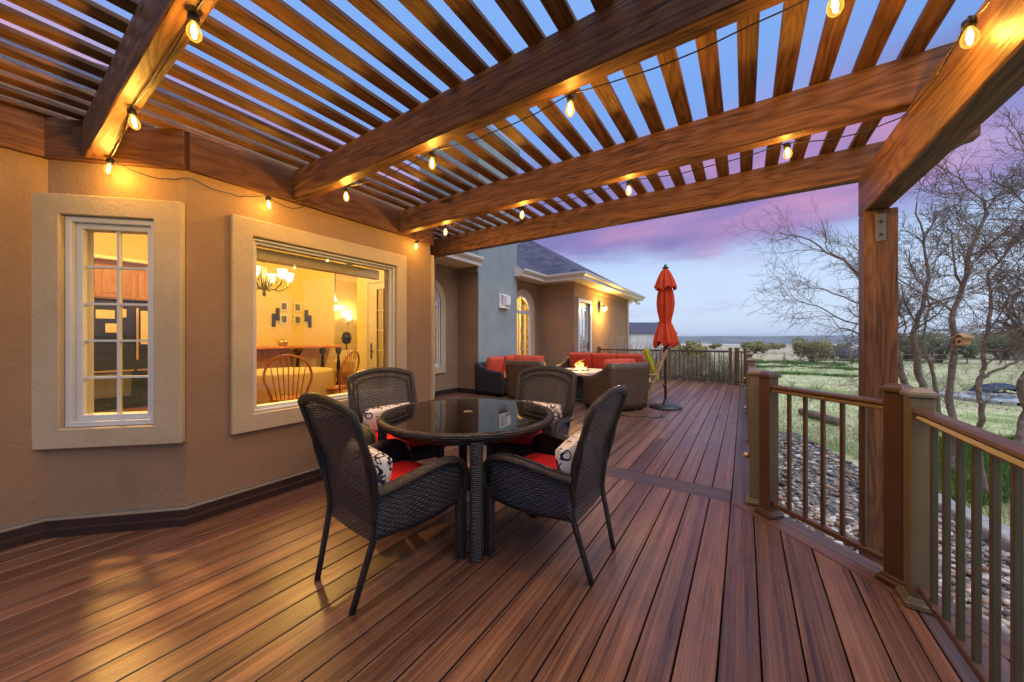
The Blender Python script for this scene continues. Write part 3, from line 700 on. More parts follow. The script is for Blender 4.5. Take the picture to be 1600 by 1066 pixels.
# ------------------------------------------------------------------ pergola
PG = empty('pergola', (.78, 3.48, GZ), 0, 'brown stained timber pergola roofed with flat slats over the near deck', 'pergola')
BZ0, BZ1 = 2.475, 2.72
def pp(mb, name, mats, parent=PG, **k): return mb.build(name, mats, parent, world=True, **k)
def beamX(Y, xa, xb, tail=True, t=.092):
    m = MB(); rnd = random.random()
    if tail: prof = [(xa, BZ0), (xb - .30, BZ0), (xb - .05, BZ0 + .13), (xb, BZ0 + .14), (xb, BZ1), (xa, BZ1)]
    else: prof = [(xa, BZ0), (xb, BZ0), (xb, BZ1), (xa, BZ1)]
    for yy, order in ((Y, 1), (Y + t, -1)):
        m.face([(p[0], yy, p[1]) for p in prof][::order], [(p[0] + rnd * 9, p[1] + rnd * 5 + yy) for p in prof][::order], rnd)
    n = len(prof)
    for i in range(n):
        p, q = prof[i], prof[(i + 1) % n]
        m.face([(p[0], Y, p[1]), (p[0], Y + t, p[1]), (q[0], Y + t, q[1]), (q[0], Y, q[1])], [(p[0] + rnd * 9, rnd * 3), (p[0] + rnd * 9, rnd * 3 + t), (q[0] + rnd * 9, rnd * 3 + t), (q[0] + rnd * 9, rnd * 3)], rnd)
    return pp(m, 'beam', M['pergola'], bevel=.006)
beamX(.375, -3.62, 1.29); beamX(1.48, -3.205, 1.29); beamX(2.585, -3.205, 1.29); beamX(3.60, -3.95, 1.29)
m = MB(); m.box((.765, 1.10, 2.325), (.13, 4.94, .292), rnd=.63); pp(m, 'beam', M['pergola'], bevel=.007)
m = MB(); m.box((.782, 3.482, .838), (.164, .164, 2.676), rnd=.27); po = pp(m, 'post', M['pergola'], bevel=.006)
m = MB(); m.box((.78, 3.3965, 2.05), (.052, .006, .19)); 
br = pp(m, 'bracket', M['steel'], po, bevel=.002)
for z in (2.0, 2.09):
    m = MB(); m.tube([(.78, 3.394, z), (.78, 3.386, z)], .010, 6); pp(m, 'bolt', M['iron'], po)
# slats, each one a board laid flat across the beams
for k in range(-24, 5):
    m = MB(); x = .0127 + .1722 * k + random.uniform(-.006, .006); y0 = -1.25; y1 = 3.80 + random.uniform(-.015, .015)
    w = .089 + random.uniform(-.003, .003)
    zz = BZ1 + .0215 + random.uniform(0, .004)
    segs = [(y0, y1)] if k % 3 else [(y0, 1.525), (1.531, y1)]
    for a, b in segs:
        m.box((x, (a + b) / 2, zz - .006), (w, b - a, .029), rnd=random.random(), ax=((1, random.uniform(-.0022, .0022), random.uniform(-.012, .012)), (0, 1, 0), (0, 0, 1)))
    if x > -3.9: pp(m, 'slat', M['pergola'], bevel=.004)
# ledger boards on the house
lp = [(-3.80, -3.2), (-3.80, .25), (-3.25, .80), (-3.25, 3.08), (-4.75, 4.58)]
for i in range(4):
    a, b = Vector(lp[i]), Vector(lp[i + 1]); t = (b - a).normalized(); n = Vector((t.y, -t.x)); ext = .008 if i == 1 else -.006
    m = MB(); c = (a + b) / 2 + n * .0215; L = (b - a).length + 2 * ext
    m.box((c.x, c.y, 2.588), (L, .039, .262), ((t.x, t.y, 0), (n.x, n.y, 0), (0, 0, 1))); pp(m, 'ledger', M['ledger'], bevel=.004)
m = MB(); m.box((-3.735, -.9, 2.675), (.085, 1.9, .09)); pp(m, 'blocking', M['ledger'], bevel=.005)

# ------------------------------------------------------------------ string lights
SL = empty('string_lights', (-3.2, .43, 2.4), 0, 'black cord of glowing amber filament bulbs looped under the pergola beams', 'string lights')
hang = [(-1.67, .430), (-2.62, .430), (-3.46, .475), ('n', -3.205, .81, 2.405), ('w', -3.17, 1.27), ('n', -3.16, 1.57, 2.44), (-2.63, 1.60), (-1.67, 1.60), (-.71, 1.60), (.25, 1.60), ('n', .665, 1.62), (.66, 1.92), ('n', .675, 2.70), (.216, 2.72), (-.73, 2.72), (-1.68, 2.72), (-2.63, 2.72), ('w', -3.17, 2.80)]
pts = [(-.4, .43, 2.47)]; bulbs = []
for i, hgt in enumerate(hang):
    if hgt[0] == 'n': pts.append((hgt[1], hgt[2], hgt[3] if len(hgt) > 3 else 2.455)); continue
    if hgt[0] == 'w': x, y, z = hgt[1], hgt[2], 2.43
    else: x, y, z = hgt[0], hgt[1], 2.470 if hgt[1] < 1 else 2.486
    if i == 11: z = 2.415
    bulbs.append((x, y, z)); pts.append((x, y, z))
cord = []
for a, b in zip(pts, pts[1:]):
    for q in range(10):
        t = q / 10; sag = .035 * 4 * t * (1 - t) + random.uniform(-.004, .004)
        if a[1] != b[1] and abs(a[1] - b[1]) > .25: sag *= 1.6
        cord.append((a[0] + (b[0] - a[0]) * t, a[1] + (b[1] - a[1]) * t, a[2] + (b[2] - a[2]) * t - sag))
cord.append(pts[-1]); cord.append((-3.20, 3.05, 2.42)); cord.append((-3.2, 3.12, 2.44))
m = MB(); m.tube(cord, .0034, 6); m.build('cord', M['plastic'], SL, world=True)
def bulb_meshes():
    s_ = MB(); s_.lathe([(.006, .004), (.010, -.004), (.0225, -.008), (.0235, -.034), (.016, -.044), (.002, -.044)], n=14)
    gl = MB(); gl.lathe([(.010, -.040), (.014, -.048), (.020, -.060), (.0265, -.078), (.0285, -.094), (.026, -.109), (.018, -.122), (.007, -.130), (.0, -.1315)], n=20)
    fi = MB()
    for q in range(4):
        a = q * PI / 2; fi.tube([(.004 * math.cos(a), .004 * math.sin(a), -.052), (.0095 * math.cos(a), .0095 * math.sin(a), -.084), (.004 * math.cos(a), .004 * math.sin(a), -.116)], .0026, 5)
    return s_, gl, fi
s_, gl, fi = bulb_meshes(); proto = None
POW = 24.0
for i, (x, y, z) in enumerate(bulbs):
    if proto is None:
        b = gl.build('bulb', M['bulbglass'], SL); so = s_.build('socket', M['plastic'], b); fo = fi.build('filament', M['bulbglow'], b); proto = b
    else: b = copy_tree(proto, SL)
    b.location = Vector((x, y, z - .004)) - SL.location; b.scale = (.80, .80, .80); b.rotation_euler = (random.uniform(-.14, .14), random.uniform(-.14, .14), random.uniform(0, 6))
    l = lamp('bulb_light', (x - SL.location.x, y - SL.location.y, z - .090 - SL.location.z), POW * (1.0 if i not in (3, 13) else .5), radius=.012, parent=SL, soft=.035, color=(1, .55, .11))

# ------------------------------------------------------------------ railing
def post_mb(c, z1=1.005, rz=0.0, w=.084):
    cx_, cy_ = c; ax = ((math.cos(rz), math.sin(rz), 0), (-math.sin(rz), math.cos(rz), 0), (0, 0, 1))
    p = MB(); p.box((cx_, cy_, z1 / 2 + .001), (w, w, z1), ax)
    cp = MB(); cp.box((cx_, cy_, z1 + .012), (w + .022, w + .022, .020), ax); cp.box((cx_, cy_, z1 + .034), (w + .018, w + .018, .022), ax, taper=.55)
    sk_ = MB(); sk_.box((cx_, cy_, .016), (w + .044, w + .044, .026), ax); sk_.box((cx_, cy_, .038), (w + .026, w + .026, .022), ax, taper=.86)
    return p, cp, sk_
def rail_prof(hz=.905):
    return [(-.030, hz), (-.030, hz + .006), (-.024, hz + .022), (-.030, hz + .026), (-.036, hz + .034), (-.034, hz + .046), (-.020, hz + .052), (.020, hz + .052), (.034, hz + .046), (.036, hz + .034), (.030, hz + .026), (.024, hz + .022), (.030, hz + .006), (.030, hz)]
def railing(name, label, spans, posts, sp=.111, group='bronze deck railings'):
    pm, bm_ = ('bronzed', 'bronzed') if name in 'ad' else ('bronze', 'balus')
    """spans: (p, q) between post faces; posts: (x, y, rz)"""
    root = empty('railing', (posts[0][0], posts[0][1], 0), 0, label, 'railing', group)
    for (x, y, rz) in posts:
        p, cp, s2 = post_mb((x, y), rz=rz); po = p.build('post', M[pm], root, world=True, bevel=.004)
        cp.build('cap', M[pm], po, world=True, bevel=.003); s2.build('skirt', M[pm], po, world=True, bevel=.003)
    for (a, b) in spans:
        a, b = Vector(a), Vector(b); L = (b - a).length; t = (b - a) / L; n = Vector((-t.y, t.x)); ax = ((t.x, t.y, 0), (n.x, n.y, 0), (0, 0, 1))
        tr = MB(); tr.sweep(rail_prof(), [(*a, 0), (*b, 0)]); tr.build('top_rail', M['bronzetop'], root, world=True)
        lr = MB(); c = (a + b) / 2; lr.box((c.x, c.y, .098), (L, .036, .034), ax); lr.build('bottom_rail', M['bronzetop'], root, world=True, bevel=.004)
        nb = max(1, round(L / sp) - 1)
        for i in range(nb):
            u = L * (i + 1) / (nb + 1); q = a + t * u
            bl = MB(); bl.box((q.x, q.y, .51), (.0205, .0205, .80), ax); bl.build('baluster', M[bm_], root, world=True, bevel=.002)
    return root
q = R(-45); h_ = .045
P1, P2 = Vector((.149, 3.175)), Vector((.675, 2.655)); t = (P2 - P1).normalized()
railing('a', 'short angled bronze railing in front of the timber pergola post', [(P1 + t * h_, P2 - t * h_)], [(P1.x, P1.y, q), (P2.x, P2.y, q)])
railing('b', 'near bronze railing at the right edge with square balusters over the pebbles', [((.705, 2.50 - h_), (.705, .70 + h_))], [(.705, 2.505, 0), (.705, .70, 0)])
ys = [3.345, 5.35, 7.35, 9.35, 11.30]
lr_ = railing('c', 'long bronze railing running away beside the gravel bed to the far corner', [((.075, a + h_), (.075, b - h_)) for a, b in zip(ys, ys[1:])], [(.075, y, 0) for y in ys], sp=.118)
m = MB()
for y in ys[1:4]: m.lathe([(.0, -.02), (.018, -.018), (.022, 0), (.018, .018), (.0, .02)], (.016, y, .42), 10)
for y in ys[:1]: m.lathe([(.0, -.02), (.018, -.018), (.022, 0), (.018, .018), (.0, .02)], (.016, y + .03, .36), 10)
m.build('post_light', M['brass'], lr_, world=True)
C1, C2 = Vector((-.17, 11.66)), Vector((.045, 11.47)); t = (C2 - C1).normalized()
railing('d', 'tiny angled bronze railing closing the far corner of the deck', [(C1 + t * h_, C2 - t * h_)], [(C1.x, C1.y, R(-42)), (C2.x, C2.y, R(-42))])
xs = [-4.17, -1.93, -.33]
railing('e', 'far bronze railing across the end of the deck beside the patio door', [((a + h_, 11.80), (b - h_, 11.80)) for a, b in zip(xs, xs[1:])], [(x, 11.80, 0) for x in xs], sp=.112)

# ------------------------------------------------------------------ wicker dining chairs and table
def lerp(a, b, t): return a + (b - a) * t
def chair_parts(root):
    # rear posts: splayed legs that run up the sides of the back
    for s in (-1, 1):
        lg = MB(); lg.tube([(s * .185, -.345, .003), (s * .20, -.315, .12), (s * .225, -.268, .30), (s * .232, -.258, .36), (s * .240, -.262, .46), (s * .262, -.30, .62), (s * .272, -.315, .68), (s * .274, -.335, .80), (s * .272, -.352, .90)], [.0155, .016, .0165, .0165, .016, .015, .014, .0115, .010], 8)
        lg.build('rear_leg', M['wickwrap'], root)
        fl_ = MB(); fl_.box((s * .272, .262, .235), (.046, .062, .47), rnd=.3); fl_.box((s * .272, .262, .006), (.052, .068, .012), rnd=.3)
        fl_.build('front_leg', M['wickwrap'], root, bevel=.008)
        # arm: broad rolled strip that rises forward then turns down into the front leg
        path = [(-.275, .560), (-.22, .562), (-.10, .578), (.02, .598), (.12, .606), (.19, .598), (.245, .570), (.278, .520), (.286, .455), (.284, .40)]
        cen = [(s * lerp(.262, .282, min(1, (p[0] + .275) / .4)), p[0], p[1]) for p in path]
        a = MB(); sm = []
        for i in range(len(cen) - 1):
            for k in range(4): sm.append(tuple(lerp(Vector(cen[i]), Vector(cen[i + 1]), k / 4)))
        sm.append(cen[-1])
        a.tube(sm, .040, 12, flat=(.55, 1.0)); a.build('arm', M['wickwrap'], root)
        sd = MB()
        def sfn(u, v, s=s):
            y = lerp(-.262, .258, u); zt = .585 if y < 0 else .60 - .05 * max(0, (y - .16) / .1) ** 2
            zt = .560 + (.03 if y > -.1 else .0) + .0; zb = lerp(.315, .335, u) + .018 * math.cos(u * PI * 2) * .5
            bul = .012 * math.sin(v * PI); return (s * (lerp(.236, .276, min(1, u * 1.4)) + bul), y, lerp(zb, zt, v))
        sd.grid(sfn, 16, 8, .55, .26); sd.build('side_panel', M['wick'], root, solid=.016)
    st = MB(); st.box((0, 0, .395), (.50, .52, .035), rnd=.5); st.box((0, .262, .36), (.50, .03, .075), rnd=.4); st.build('seat', M['wick'], root, bevel=.008)
    # backrest
    def bw(z): return lerp(.205, .272, max(0, min(1, (z - .30) / .36))) + (.006 if z > .66 else 0)
    def by(x, z): return -.250 - .030 * max(0, (z - .36) / .3) - .085 * max(0, z - .62) / .36 + .10 * x * x * 1.2 - .012
    def ztop(xn): return .945 + .055 * (1 - abs(xn) ** 2.2)
    bk = MB()
    def bfn(u, v):
        xn = -1 + 2 * u; z = lerp(.30, ztop(xn), v); x = xn * bw(z) * (1 - .05 * max(0, v - .93) / .07); return (x, by(x, z), z)
    bk.grid(bfn, 18, 24, .55, .70); b = bk.build('backrest', M['wicko'], root)
    rm = MB(); loop = []
    for k in range(13): z = lerp(.40, .945, k / 12); x = -bw(z); loop.append((x, by(x, z), z))
    for k in range(1, 16): xn = -1 + 2 * k / 16; z = ztop(xn); x = xn * bw(.95) * .99; loop.append((x, by(x, z), z))
    for k in range(13): z = lerp(.945, .40, k / 12); x = bw(z); loop.append((x, by(x, z), z))
    rm.tube(loop, .027, 10, flat=(1.0, .62)); rm.build('rim', M['wickwrap'], b)
    rl = MB(); loop2 = []
    for k in range(10): z = lerp(.56, .885, k / 9); x = -(bw(z) - .048); loop2.append((x, by(x, z) + .014, z))
    for k in range(1, 14): xn = -1 + 2 * k / 14; z = ztop(xn) - .055; x = xn * (bw(.95) - .048); loop2.append((x, by(x, z) + .014, z))
    for k in range(10): z = lerp(.885, .56, k / 9); x = bw(z) - .048; loop2.append((x, by(x, z) + .014, z))
    rl.tube(loop2, .007, 6); rl.build('lacing', M['plastic'], b)
def cushion_mb(w, d, h, puff=.5, e=4.0, n=22):
    m = MB()
    def fn(u, v, top):
        x, y = -1 + 2 * u, -1 + 2 * v
        r = max(0, (1 - abs(x) ** e) * (1 - abs(y) ** e)) ** .5
        sx_ = x * (1 - .04 * y * y); sy_ = y * (1 - .04 * x * x)
        return (sx_ * w / 2, sy_ * d / 2, (h / 2) * (r ** .55) * (1 if top else -1))
    m.grid(lambda u, v: fn(u, v, True), n, n, w, d); m.grid(lambda u, v: fn(1 - u, v, False), n, n, w, d)
    ol = []
    for k in range(4 * n + 1):
        q = (k / n) % 4; s = int(q); t = -1 + 2 * (q - s); x, y = ((t, -1), (1, t), (-t, 1), (-1, -t))[s]; ol.append((x * (1 - .04 * y * y) * w / 2, y * (1 - .04 * x * x) * d / 2, 0))
    m.tube(ol, .0055, 6, cap=False); return m
CHAIRS = [((-1.685, 1.322), -5, 'nearest dark wicker armchair, its arched back turned to the camera, left of the table', 'left of the table'),
          ((-1.012, 1.953), 90, 'dark wicker armchair right of the round table, seen from the side', 'right of the table'),
          ((-2.43, 1.93), -109.3, 'dark wicker armchair standing below the large lit window, facing the table', 'below the large window'),
          ((-1.555, 2.672), -171.4, 'dark wicker armchair on the far side of the table, lit warm brown', 'on the far side of the table')]
c0 = None
for i, ((x, y), rz, lab, wh) in enumerate(CHAIRS):
    if c0 is None: c = c0 = empty('dining_armchair', (0, 0, 0)); chair_parts(c)
    else: c = copy_tree(c0)
    c.location = (x, y, 0); c.rotation_euler = (0, 0, R(rz)); tag(c, lab, 'chair', 'wicker chairs around the dining table')
    mat = Matrix.Translation((x, y, 0)) @ Matrix.Rotation(R(rz), 4, 'Z')
    if i == 0:
        cu0 = cushion_mb(.485, .50, .085).build('seat_cushion', M['red']); pl0 = cushion_mb(.40, .22, .11, e=3.0).build('throw_pillow', M['print'])
        cu, pl = cu0, pl0
    else: cu, pl = cu0.copy(), pl0.copy(); COL.objects.link(cu); COL.objects.link(pl)
    cu.matrix_world = mat @ Matrix.Translation((0, .012, .455))
    pl.matrix_world = mat @ Matrix.Translation(((.01, -.01, .015, -.012)[i], -.185, .595)) @ Matrix.Rotation(R((4, -5, 3, -2)[i]), 4, 'Y') @ Matrix.Rotation(R(78), 4, 'X')
    tag(cu, 'red seat cushion on the wicker chair ' + wh, 'cushion', 'red dining chair cushions')
    tag(pl, 'white printed lumbar pillow on the wicker chair ' + wh, 'pillow', 'printed lumbar pillows')
TB = empty('dining_table', (-1.735, 2.03, 0), 0, 'round dark wicker dining table with a smoked glass top', 'table')
m = MB(); m.lathe([(0, .728), (.595, .728), (.597, .731), (.595, .736), (0, .736)], n=72, smooth=False); m.build('table_top', M['tglass'], TB)
m = MB(); NR = 300
def ribs(a, z): return 1 + .006 * math.cos(a * NR)
prof = [(.588, .722), (.600, .737), (.618, .742), (.634, .738), (.642, .724), (.641, .706), (.632, .694), (.612, .690), (.596, .696), (.588, .722)]
m.lathe(prof, n=NR * 4, rfun=lambda a, z: 1 + .0042 * (math.cos(a * NR))); m.build('rim', M['wickwrap'], TB)
m = MB(); m.lathe([(.555, .655), (.575, .655), (.575, .715), (.555, .715), (.555, .655)], n=64); m.build('apron', M['wickwrap'], TB)
for a in (45, 135, 225, 315):
    l = MB(); ca, sa = math.cos(R(a)), math.sin(R(a)); ax = ((ca, sa, 0), (-sa, ca, 0), (0, 0, 1))
    l.box((.612 * ca, .612 * sa, .345), (.050, .074, .69), ax, rnd=.3)
    for k in range(62): l.box((.612 * ca, .612 * sa, .012 + k * .011), (.056, .050, .0075), ax, rnd=.2 + .3 * (k % 2))
    l.build('leg', M['wickwrap'], TB)
m = MB(); m.lathe([(0, .737), (.032, .737), (.034, .741), (.026, .7445), (0, .745)], n=24); m.build('umbrella_hole_plug', M['bronze'], TB)

# ------------------------------------------------------------------ lounge seats round the fire table
def lounge(name, loc, rz, w, d, label, cat, wick='wickb', hb=.86, ha=.60, group=None, flare=.05, cush=True, backs=1):
    r = empty(name, (*loc, 0), rz, label, cat, group)
    m = MB()
    def side(s):
        def fn(u, v):
            y = lerp(-d / 2, d / 2, u); zt = lerp(hb, ha, min(1, (max(0, u - .10) / .55)) ** .6) if u > .10 else hb
            z = lerp(.05, zt, v); k = flare * (z / hb); return (s * (w / 2 - .03 + k * .5), y - k * (1.2 if u < .3 else .2) * (1 - u), z)
        q = MB(); q.grid(fn, 18, 8, d, hb); q.build('arm', M[wick], r, solid=.07)
    side(-1); side(1)
    b = MB()
    def bf(u, v):
        z = lerp(.05, hb, v); x = lerp(-w / 2, w / 2, u) * (1 + flare * .5 * z / hb / (w / 2)); return (x, -d / 2 - flare * 1.25 * z / hb, z)
    b.grid(bf, 10, 8, w, hb); b.build('backrest', M[wick], r, solid=.07)
    st = MB(); st.box((0, .02, .21), (w - .08, d - .08, .28)); st.build('seat', M[wick], r, bevel=.02)
    ft = MB()
    for sx_ in (-1, 1):
        for sy_ in (-1, 1): ft.box((sx_ * (w / 2 - .06), sy_ * (d / 2 - .06), .03), (.05, .05, .058))
    ft.build('foot', M['plastic'], r)
    return r
def cush(name, loc, rz, w, d, h, tilt, label, mat='coral', cat='cushion', group=None, e=4.0):
    o = cushion_mb(w, d, h, e=e).build(name, M[mat])
    o.matrix_world = Matrix.Translation(loc) @ Matrix.Rotation(rz, 4, 'Z') @ Matrix.Rotation(tilt, 4, 'X'); tag(o, label, cat, group); return o
GC = 'coral lounge cushions'
# right hand armchair, its back to the camera
ang = math.atan2(.53, -.85) - PI / 2
fw = Vector((-.85, .53)); bd = Vector((.53, .85)); cR = Vector((-1.95, 6.0)) + bd * .41 + fw * .37
lounge('lounge_armchair', cR, ang, .84, .74, 'brown wicker lounge armchair beside the umbrella, back turned to the camera', 'armchair', group='wicker lounge seats')
p = cR - fw * .22; cush('back_cushion', (p.x, p.y, .70), ang, .72, .46, .19, R(74), 'coral back cushion on the brown armchair beside the umbrella', group=GC)
p = cR + fw * .05; cush('seat_cushion', (p.x, p.y, .42), ang, .70, .62, .16, 0, 'coral seat cushion in the brown armchair beside the umbrella', group=GC)
# left armchair facing away
lounge('lounge_armchair', (-3.76, 6.52), R(4), .80, .74, 'brown wicker lounge armchair left of the fire table, facing away', 'armchair', group='wicker lounge seats', hb=.84)
cush('back_cushion', (-3.77, 6.32, .72), R(4), .70, .46, .19, R(76), 'coral back cushion on the brown armchair left of the fire table', group=GC)
cush('seat_cushion', (-3.76, 6.58, .42), R(4), .70, .62, .16, 0, 'coral seat cushion in the brown armchair left of the fire table', group=GC)
# slate sofa along the chimney wall, end towards the camera
lounge('lounge_sofa', (-4.80, 7.05), R(-90), 1.40, .72, 'slate blue wicker sofa against the chimney wall', 'sofa', 'wickn', hb=.74, ha=.56, group='wicker lounge seats', flare=.02)
cush('back_cushion', (-4.86, 6.62, .66), R(-90), .56, .46, .20, R(76), 'coral back cushion at the near end of the slate sofa', group=GC, e=3)
cush('back_cushion', (-4.86, 7.32, .67), R(-90), .62, .46, .18, R(74), 'coral back cushion at the far end of the slate sofa', group=GC)
cush('seat_cushion', (-4.74, 7.05, .42), R(-90), 1.24, .60, .16, 0, 'long coral seat cushion on the slate sofa', group=GC)
# far sofa behind the fire table
lounge('lounge_sofa', (-3.05, 8.75), R(180), 2.3, .78, 'brown wicker sofa on the far side of the fire table', 'sofa', 'wickb', hb=.78, ha=.60, group='wicker lounge seats', flare=.02)
for x, lab in ((-3.66, 'coral back cushion on the far sofa, just right of the flames'), (-3.02, 'coral back cushion in the middle of the far sofa'), (-2.36, 'coral back cushion at the right end of the far sofa')):
    cush('back_cushion', (x, 8.90, .72), R(180), .66, .44, .17, R(72), lab, group=GC)
cush('seat_cushion', (-3.05, 8.64, .42), R(180), 2.1, .62, .16, 0, 'long coral seat cushion on the far sofa', group=GC)
# fire table
FT = empty('fire_table', (-2.95, 7.10, 0), 0, 'round topped gas fire table with live flames amid the lounge seats', 'fire pit')
m = MB(); m.lathe([(0, .55), (.60, .55), (.62, .57), (.62, .605), (.60, .62), (.24, .62), (.22, .60), (0, .60)], n=40, smooth=False); m.build('table_top', M['firetop'], FT, bevel=.004)
m = MB(); m.box((0, 0, .30), (.62, .62, .50), ((.8, .6, 0), (-.6, .8, 0), (0, 0, 1))); m.box((0, 0, .03), (.66, .66, .06), ((.8, .6, 0), (-.6, .8, 0), (0, 0, 1))); m.build('base', M['wickn'], FT, bevel=.015)
m = MB()
for k in range(70):
    a, rr_ = random.uniform(0, 6.28), random.uniform(0, .2); m.lathe([(0, -.02), (.018, -.008), (.02, .008), (0, .02)], (rr_ * math.cos(a), rr_ * math.sin(a), .622), 6, rnd=random.random())
m.build('lava_rock', M['pebble'], FT)
g = G('live_flame'); o_ = g.n('ShaderNodeTexCoord').outputs['Object']; zz = g.n('ShaderNodeSeparateXYZ', {0: o_}).outputs[2]
ht = g.n('ShaderNodeMapRange', {'Value': zz, 'From Min': .62, 'From Max': .90}).outputs[0]
e_ = g.n('ShaderNodeEmission', {'Color': g.ramp(ht, [(0, (1, .60, .20)), (.5, (1, .36, .06)), (1, (.9, .16, .02))]), 'Strength': 4.0}); t_ = g.n('ShaderNodeBsdfTransparent')
lw = g.n('ShaderNodeLayerWeight', {'Blend': .5}); g.nt.links.new(g.n('ShaderNodeMixShader', {0: g.math('MULTIPLY_ADD', lw.outputs['Facing'], .8, .15), 1: e_.outputs[0], 2: t_.outputs[0]}).outputs[0], g.out.inputs['Surface']); M['flame'] = g.m
m = MB()
for k in range(11):
    a, rr_ = random.uniform(0, 6.28), random.uniform(0, .13); hgt = random.uniform(.10, .24) * (1.15 - rr_ * 3); x, y = rr_ * math.cos(a), rr_ * math.sin(a)
    m.tube([(x + random.uniform(-.02, .02) * q, y + random.uniform(-.02, .02) * q, .61 + hgt * q / 5) for q in range(6)], [.018, .030, .028, .019, .010, .001], 8, flat=(1, .7))
m.build('flame', M['flame'], FT)
lamp('fire_glow', (0, 0, .78), 26, (1, .45, .12), .09, FT)
# pale teak folding chair with a lime cushion
TC = empty('folding_chair', (-1.60, 7.16, 0), R(100), 'pale teak folding chair between the wicker armchair and the umbrella', 'chair')
m = MB()
for s in (-1, 1):
    m.box((s * .25, -.17, .55), (.035, .05, 1.16), ((1, 0, 0), (0, .93, .36), (0, -.36, .93)), rnd=.3); 
m.build('back_frame', M['teak'], TC, bevel=.006)
for s in (-1, 1):
    l = MB(); l.box((s * .215, .16, .22), (.03, .045, .46), ((1, 0, 0), (0, .96, .25), (0, -.25, .96)), rnd=.5); l.build('leg', M['teak'], TC, bevel=.005)
    a = MB(); a.box((s * .27, .04, .62), (.05, .5, .025), rnd=.6); a.build('arm', M['teak'], TC, bevel=.006)
m = MB()
for k in range(6): m.box((0, -.14 + k * .075, .42), (.46, .06, .02))
m.build('seat', M['teak'], TC, bevel=.003)
m = MB()
for k in range(7): z = .52 + k * .085; m.box((0, -.06 - (z - .45) * .36 - .02, z), (.46, .015, .06))
m.build('backrest', M['teak'], TC, bevel=.003)
mat = Matrix.Translation((-1.60, 7.16, 0)) @ Matrix.Rotation(R(100), 4, 'Z')
o = cushion_mb(.46, .66, .13, e=5).build('chair_cushion', M['green']); o.matrix_world = mat @ Matrix.Translation((0, -.10, .80)) @ Matrix.Rotation(R(70), 4, 'X'); tag(o, 'lime green back cushion on the pale teak chair', 'cushion')
o = cushion_mb(.46, .46, .09, e=5).build('chair_cushion', M['cloth']); o.matrix_world = mat @ Matrix.Translation((0, .04, .475)); tag(o, 'cream seat pad on the pale teak chair', 'cushion')
# closed umbrella on its stand
UB = empty('patio_umbrella', (-1.235, 7.10, 0), 0, 'closed orange red patio umbrella on a bronze pole', 'umbrella')
m = MB(); m.lathe([(0, .0), (.275, .0), (.285, .012), (.28, .03), (.12, .055), (.05, .07), (.035, .16), (0, .16)], n=40); m.build('base', M['iron'], UB)
m = MB(); m.tube([(0, 0, .1), (0, 0, 2.62)], .022, 12); m.tube([(0, 0, 1.02), (0, 0, 1.24)], .038, 12); m.build('pole', M['bronzetop'], UB)
m = MB(); m.tube([(.0, -.02, .42), (.0, -.09, .42)], .012, 8); m.lathe([(0, -.03), (.03, -.02), (.03, .02), (0, .03)], (.0, -.09, .42), 10); m.build('knob', M['plastic'], UB)
m = MB(); m.tube([(.02, -.03, 1.12), (.07, -.06, 1.12), (.08, -.06, 1.05)], .009, 6); m.build('crank', M['plastic'], UB)
m = MB(); m.lathe([(0, 2.60), (.055, 2.61), (.06, 2.625), (.03, 2.645), (.02, 2.66), (.03, 2.675), (.0, 2.69)], n=20); m.build('finial', M['iron'], UB)
def canopy(prof, na, depth, hem, seed):
    def fn(u, v):
        a = u * 2 * PI; q = v * (len(prof) - 1); i = min(len(prof) - 2, int(q)); t = q - i; t = t * t * (3 - 2 * t) if False else t
        r, z = lerp(prof[i][0], prof[i + 1][0], t), lerp(prof[i][1], prof[i + 1][1], t)
        tw = .35 * math.sin(z * 4 + seed); w = abs(math.sin(4 * a + tw)) ** .55; w2 = abs(math.sin(7 * a + 2 * z + seed)) ** .8
        k = 1 + depth * (w - .75) + depth * .45 * (w2 - .6) + .05 * mnoise.noise(Vector((math.cos(a) * 2, math.sin(a) * 2, z * 4 + seed)))
        z += hem * (1 - v) ** 6 * (math.sin(4 * a + tw) ** 2 - .5 + .4 * math.sin(3 * a + seed))
        return (r * k * math.cos(a), r * k * math.sin(a), z)
    return fn
m = MB()
m.grid(canopy([(.195, 1.17), (.205, 1.21), (.19, 1.30), (.160, 1.42), (.120, 1.53), (.092, 1.605), (.100, 1.66), (.128, 1.80), (.140, 1.95), (.130, 2.10), (.100, 2.24), (.07, 2.30)], 1, .42, .07, 1), 176, 44, 1.2, 1.1)
m.grid(canopy([(.185, 2.225), (.180, 2.26), (.130, 2.42), (.075, 2.55), (.03, 2.61)], 1, .30, .05, 4), 176, 18, 1.2, .4); cn = m.build('canopy', M['umb'], UB)
m = MB(); m.tube([(.097 * math.cos(a), .097 * math.sin(a), 1.605) for a in [k * 2 * PI / 20 for k in range(21)]], .010, 6); m.tube([(-.09, -.03, 1.60), (-.125, -.05, 1.61), (-.11, -.05, 1.55)], .008, 5); m.build('strap', M['umb'], cn)
# cable lying on the deck
m = MB(); m.tube([(-1.75, 5.95, .006), (-1.55, 5.92, .006), (-1.38, 6.08, .006), (-1.25, 6.02, .006), (-1.12, 6.22, .006), (-1.20, 6.45, .006)], .006, 6)
tag(m.build('power_cord', M['plastic']), 'thin black cord lying on the boards behind the wicker armchair', 'cord')
